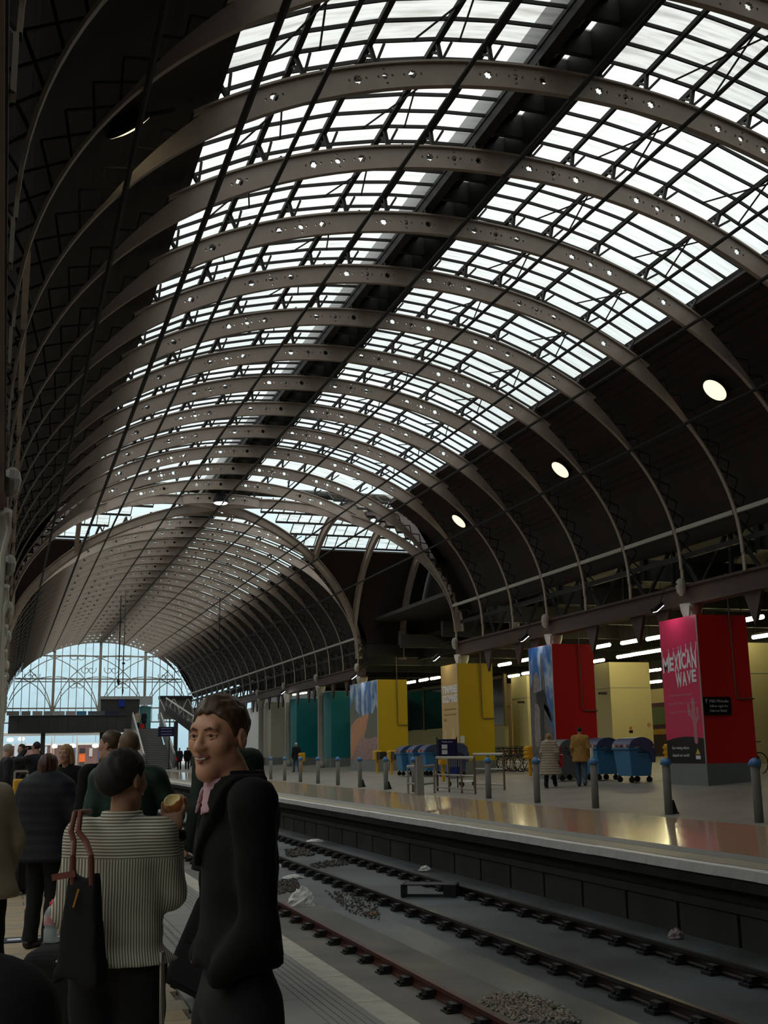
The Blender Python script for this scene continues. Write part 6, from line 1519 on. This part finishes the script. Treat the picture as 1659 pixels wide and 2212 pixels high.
# mat with lettering on the platform
q = on_z(60, 2029, 0.004); t = MB().box(-0.75, 0.75, -0.14, 0.14, 0, 0.006).build('floor_mat', mat('mat_navy', (0.015, 0.02, 0.05), 0.7)); t.location = q; t.rotation_euler = (0, 0, 0.02); tag(t, 'long navy strip with white marks set into the tan paving', 'floor marking')
for k in range(6): MB().box(-0.62+0.22*k, -0.5+0.22*k, -0.05, 0.05, 0.006, 0.008).build('white_mark', M_LETW, t)
# people across the tracks and at the far end
p = on_fl(1190, 1702); tpz = 1.66
M_PUFF = mat('padded_coat_beige', (0.36, 0.30, 0.22), 0.6, noise=((0.28, 0.22, 0.16), 0.6, 6.0)); M_TANJ = mat('jacket_tan', (0.36, 0.2, 0.045), 0.7, noise=((0.26, 0.14, 0.03), 0.5, 5.0))
person('fair-haired woman in a long beige padded coat walking away', (p.x, p.y, zr(p.x)), face_dir(25), 1.66, M_PUFF, M_BTROU, ('bob', H_BLON), skin('fair', (0.42, 0.24, 0.17)), res=0.024, hres=0.014, female=True, bulk=1.32, puff=0.02, hem=0.42, hood=True, stride=-0.9, flare=0.1)
t = empty('red_bag', (p.x+0.36, p.y-0.05, zr(p.x)), face_dir(25)); tag(t, 'red carrier bag hanging at the side of the beige-coated woman', 'bag'); bevel(MB().box(-0.06, 0.06, -0.14, 0.14, 0.62, 1.02).build('bag_body', mat('bag_red', (0.5, 0.01, 0.02), 0.5), t), 0.03, 3); MB().tube([(0, -0.08, 1.02), (0, -0.03, 1.28), (0, 0.03, 1.28), (0, 0.08, 1.02)], 0.01, 5).build('handle', MATS['bag_red'], t)
p = on_fl(1258, 1699)
person('man in a tan jacket and blue jeans walking away past the bins', (p.x, p.y, zr(p.x)), face_dir(15), 1.8, M_TANJ, M_JEANS, ('short', H_DARK), skin('fair', (0.42, 0.24, 0.17)), res=0.024, hres=0.014, bulk=1.22, hem=0.72, stride=0.7)
p = on_fl(640, 1668)
person('walker in a dark jacket, jeans and white cap beside the teal hoarding', (p.x, p.y, zr(p.x)), face_dir(330), 1.72, M_NAVYC, M_JEANS, ('short', mat('cap_white', (0.6, 0.6, 0.58), 0.6)), None, res=0.035, hres=0.02, bulk=1.25, hem=0.78, stride=0.8, hpitch=-0.2)
for (px, lb, fd, ct) in ((387, 'man in a dark suit and red tie at the foot of the staircase', 190, M_NAVYC), (404, 'man in a long dark coat beside the man with the red tie', 175, M_BCOAT)):
    p = on_fl(px, 1663); o, s_, _p = person(lb, (p.x, p.y, zr(p.x)), face_dir(fd), 1.8, ct, M_BTROU, ('short', H_DARK), None, res=0.035, hres=0.02, bulk=1.2, hem=0.7)
    if px == 387: MB().box(0.14, 0.3, 0.1, 0.2, 0.75, 1.05).build('red_bag', MATS['bag_red'], o)
for (px, lb, ct, fd) in ((297, 'person in a pale coat standing at the top of the staircase', M_PUFF, 180), (311, 'person in a dark coat with a red bag at the top of the staircase', M_NAVYC, 200)):
    p = on_y(px, 1570, YB+1.0); o, s_, _p = person(lb, (p.x, YB+1.0, zt_+0.0 if False else ZD+0.15), face_dir(fd), 1.72, ct, M_BTROU, ('short', H_DARK), None, res=0.038, hres=0.022, bulk=1.2, hem=0.6)
    if px == 311: MB().box(-0.2, 0.2, 0.2, 0.36, 0.05, 0.5).build('red_suitcase', MATS['bag_red'], o)
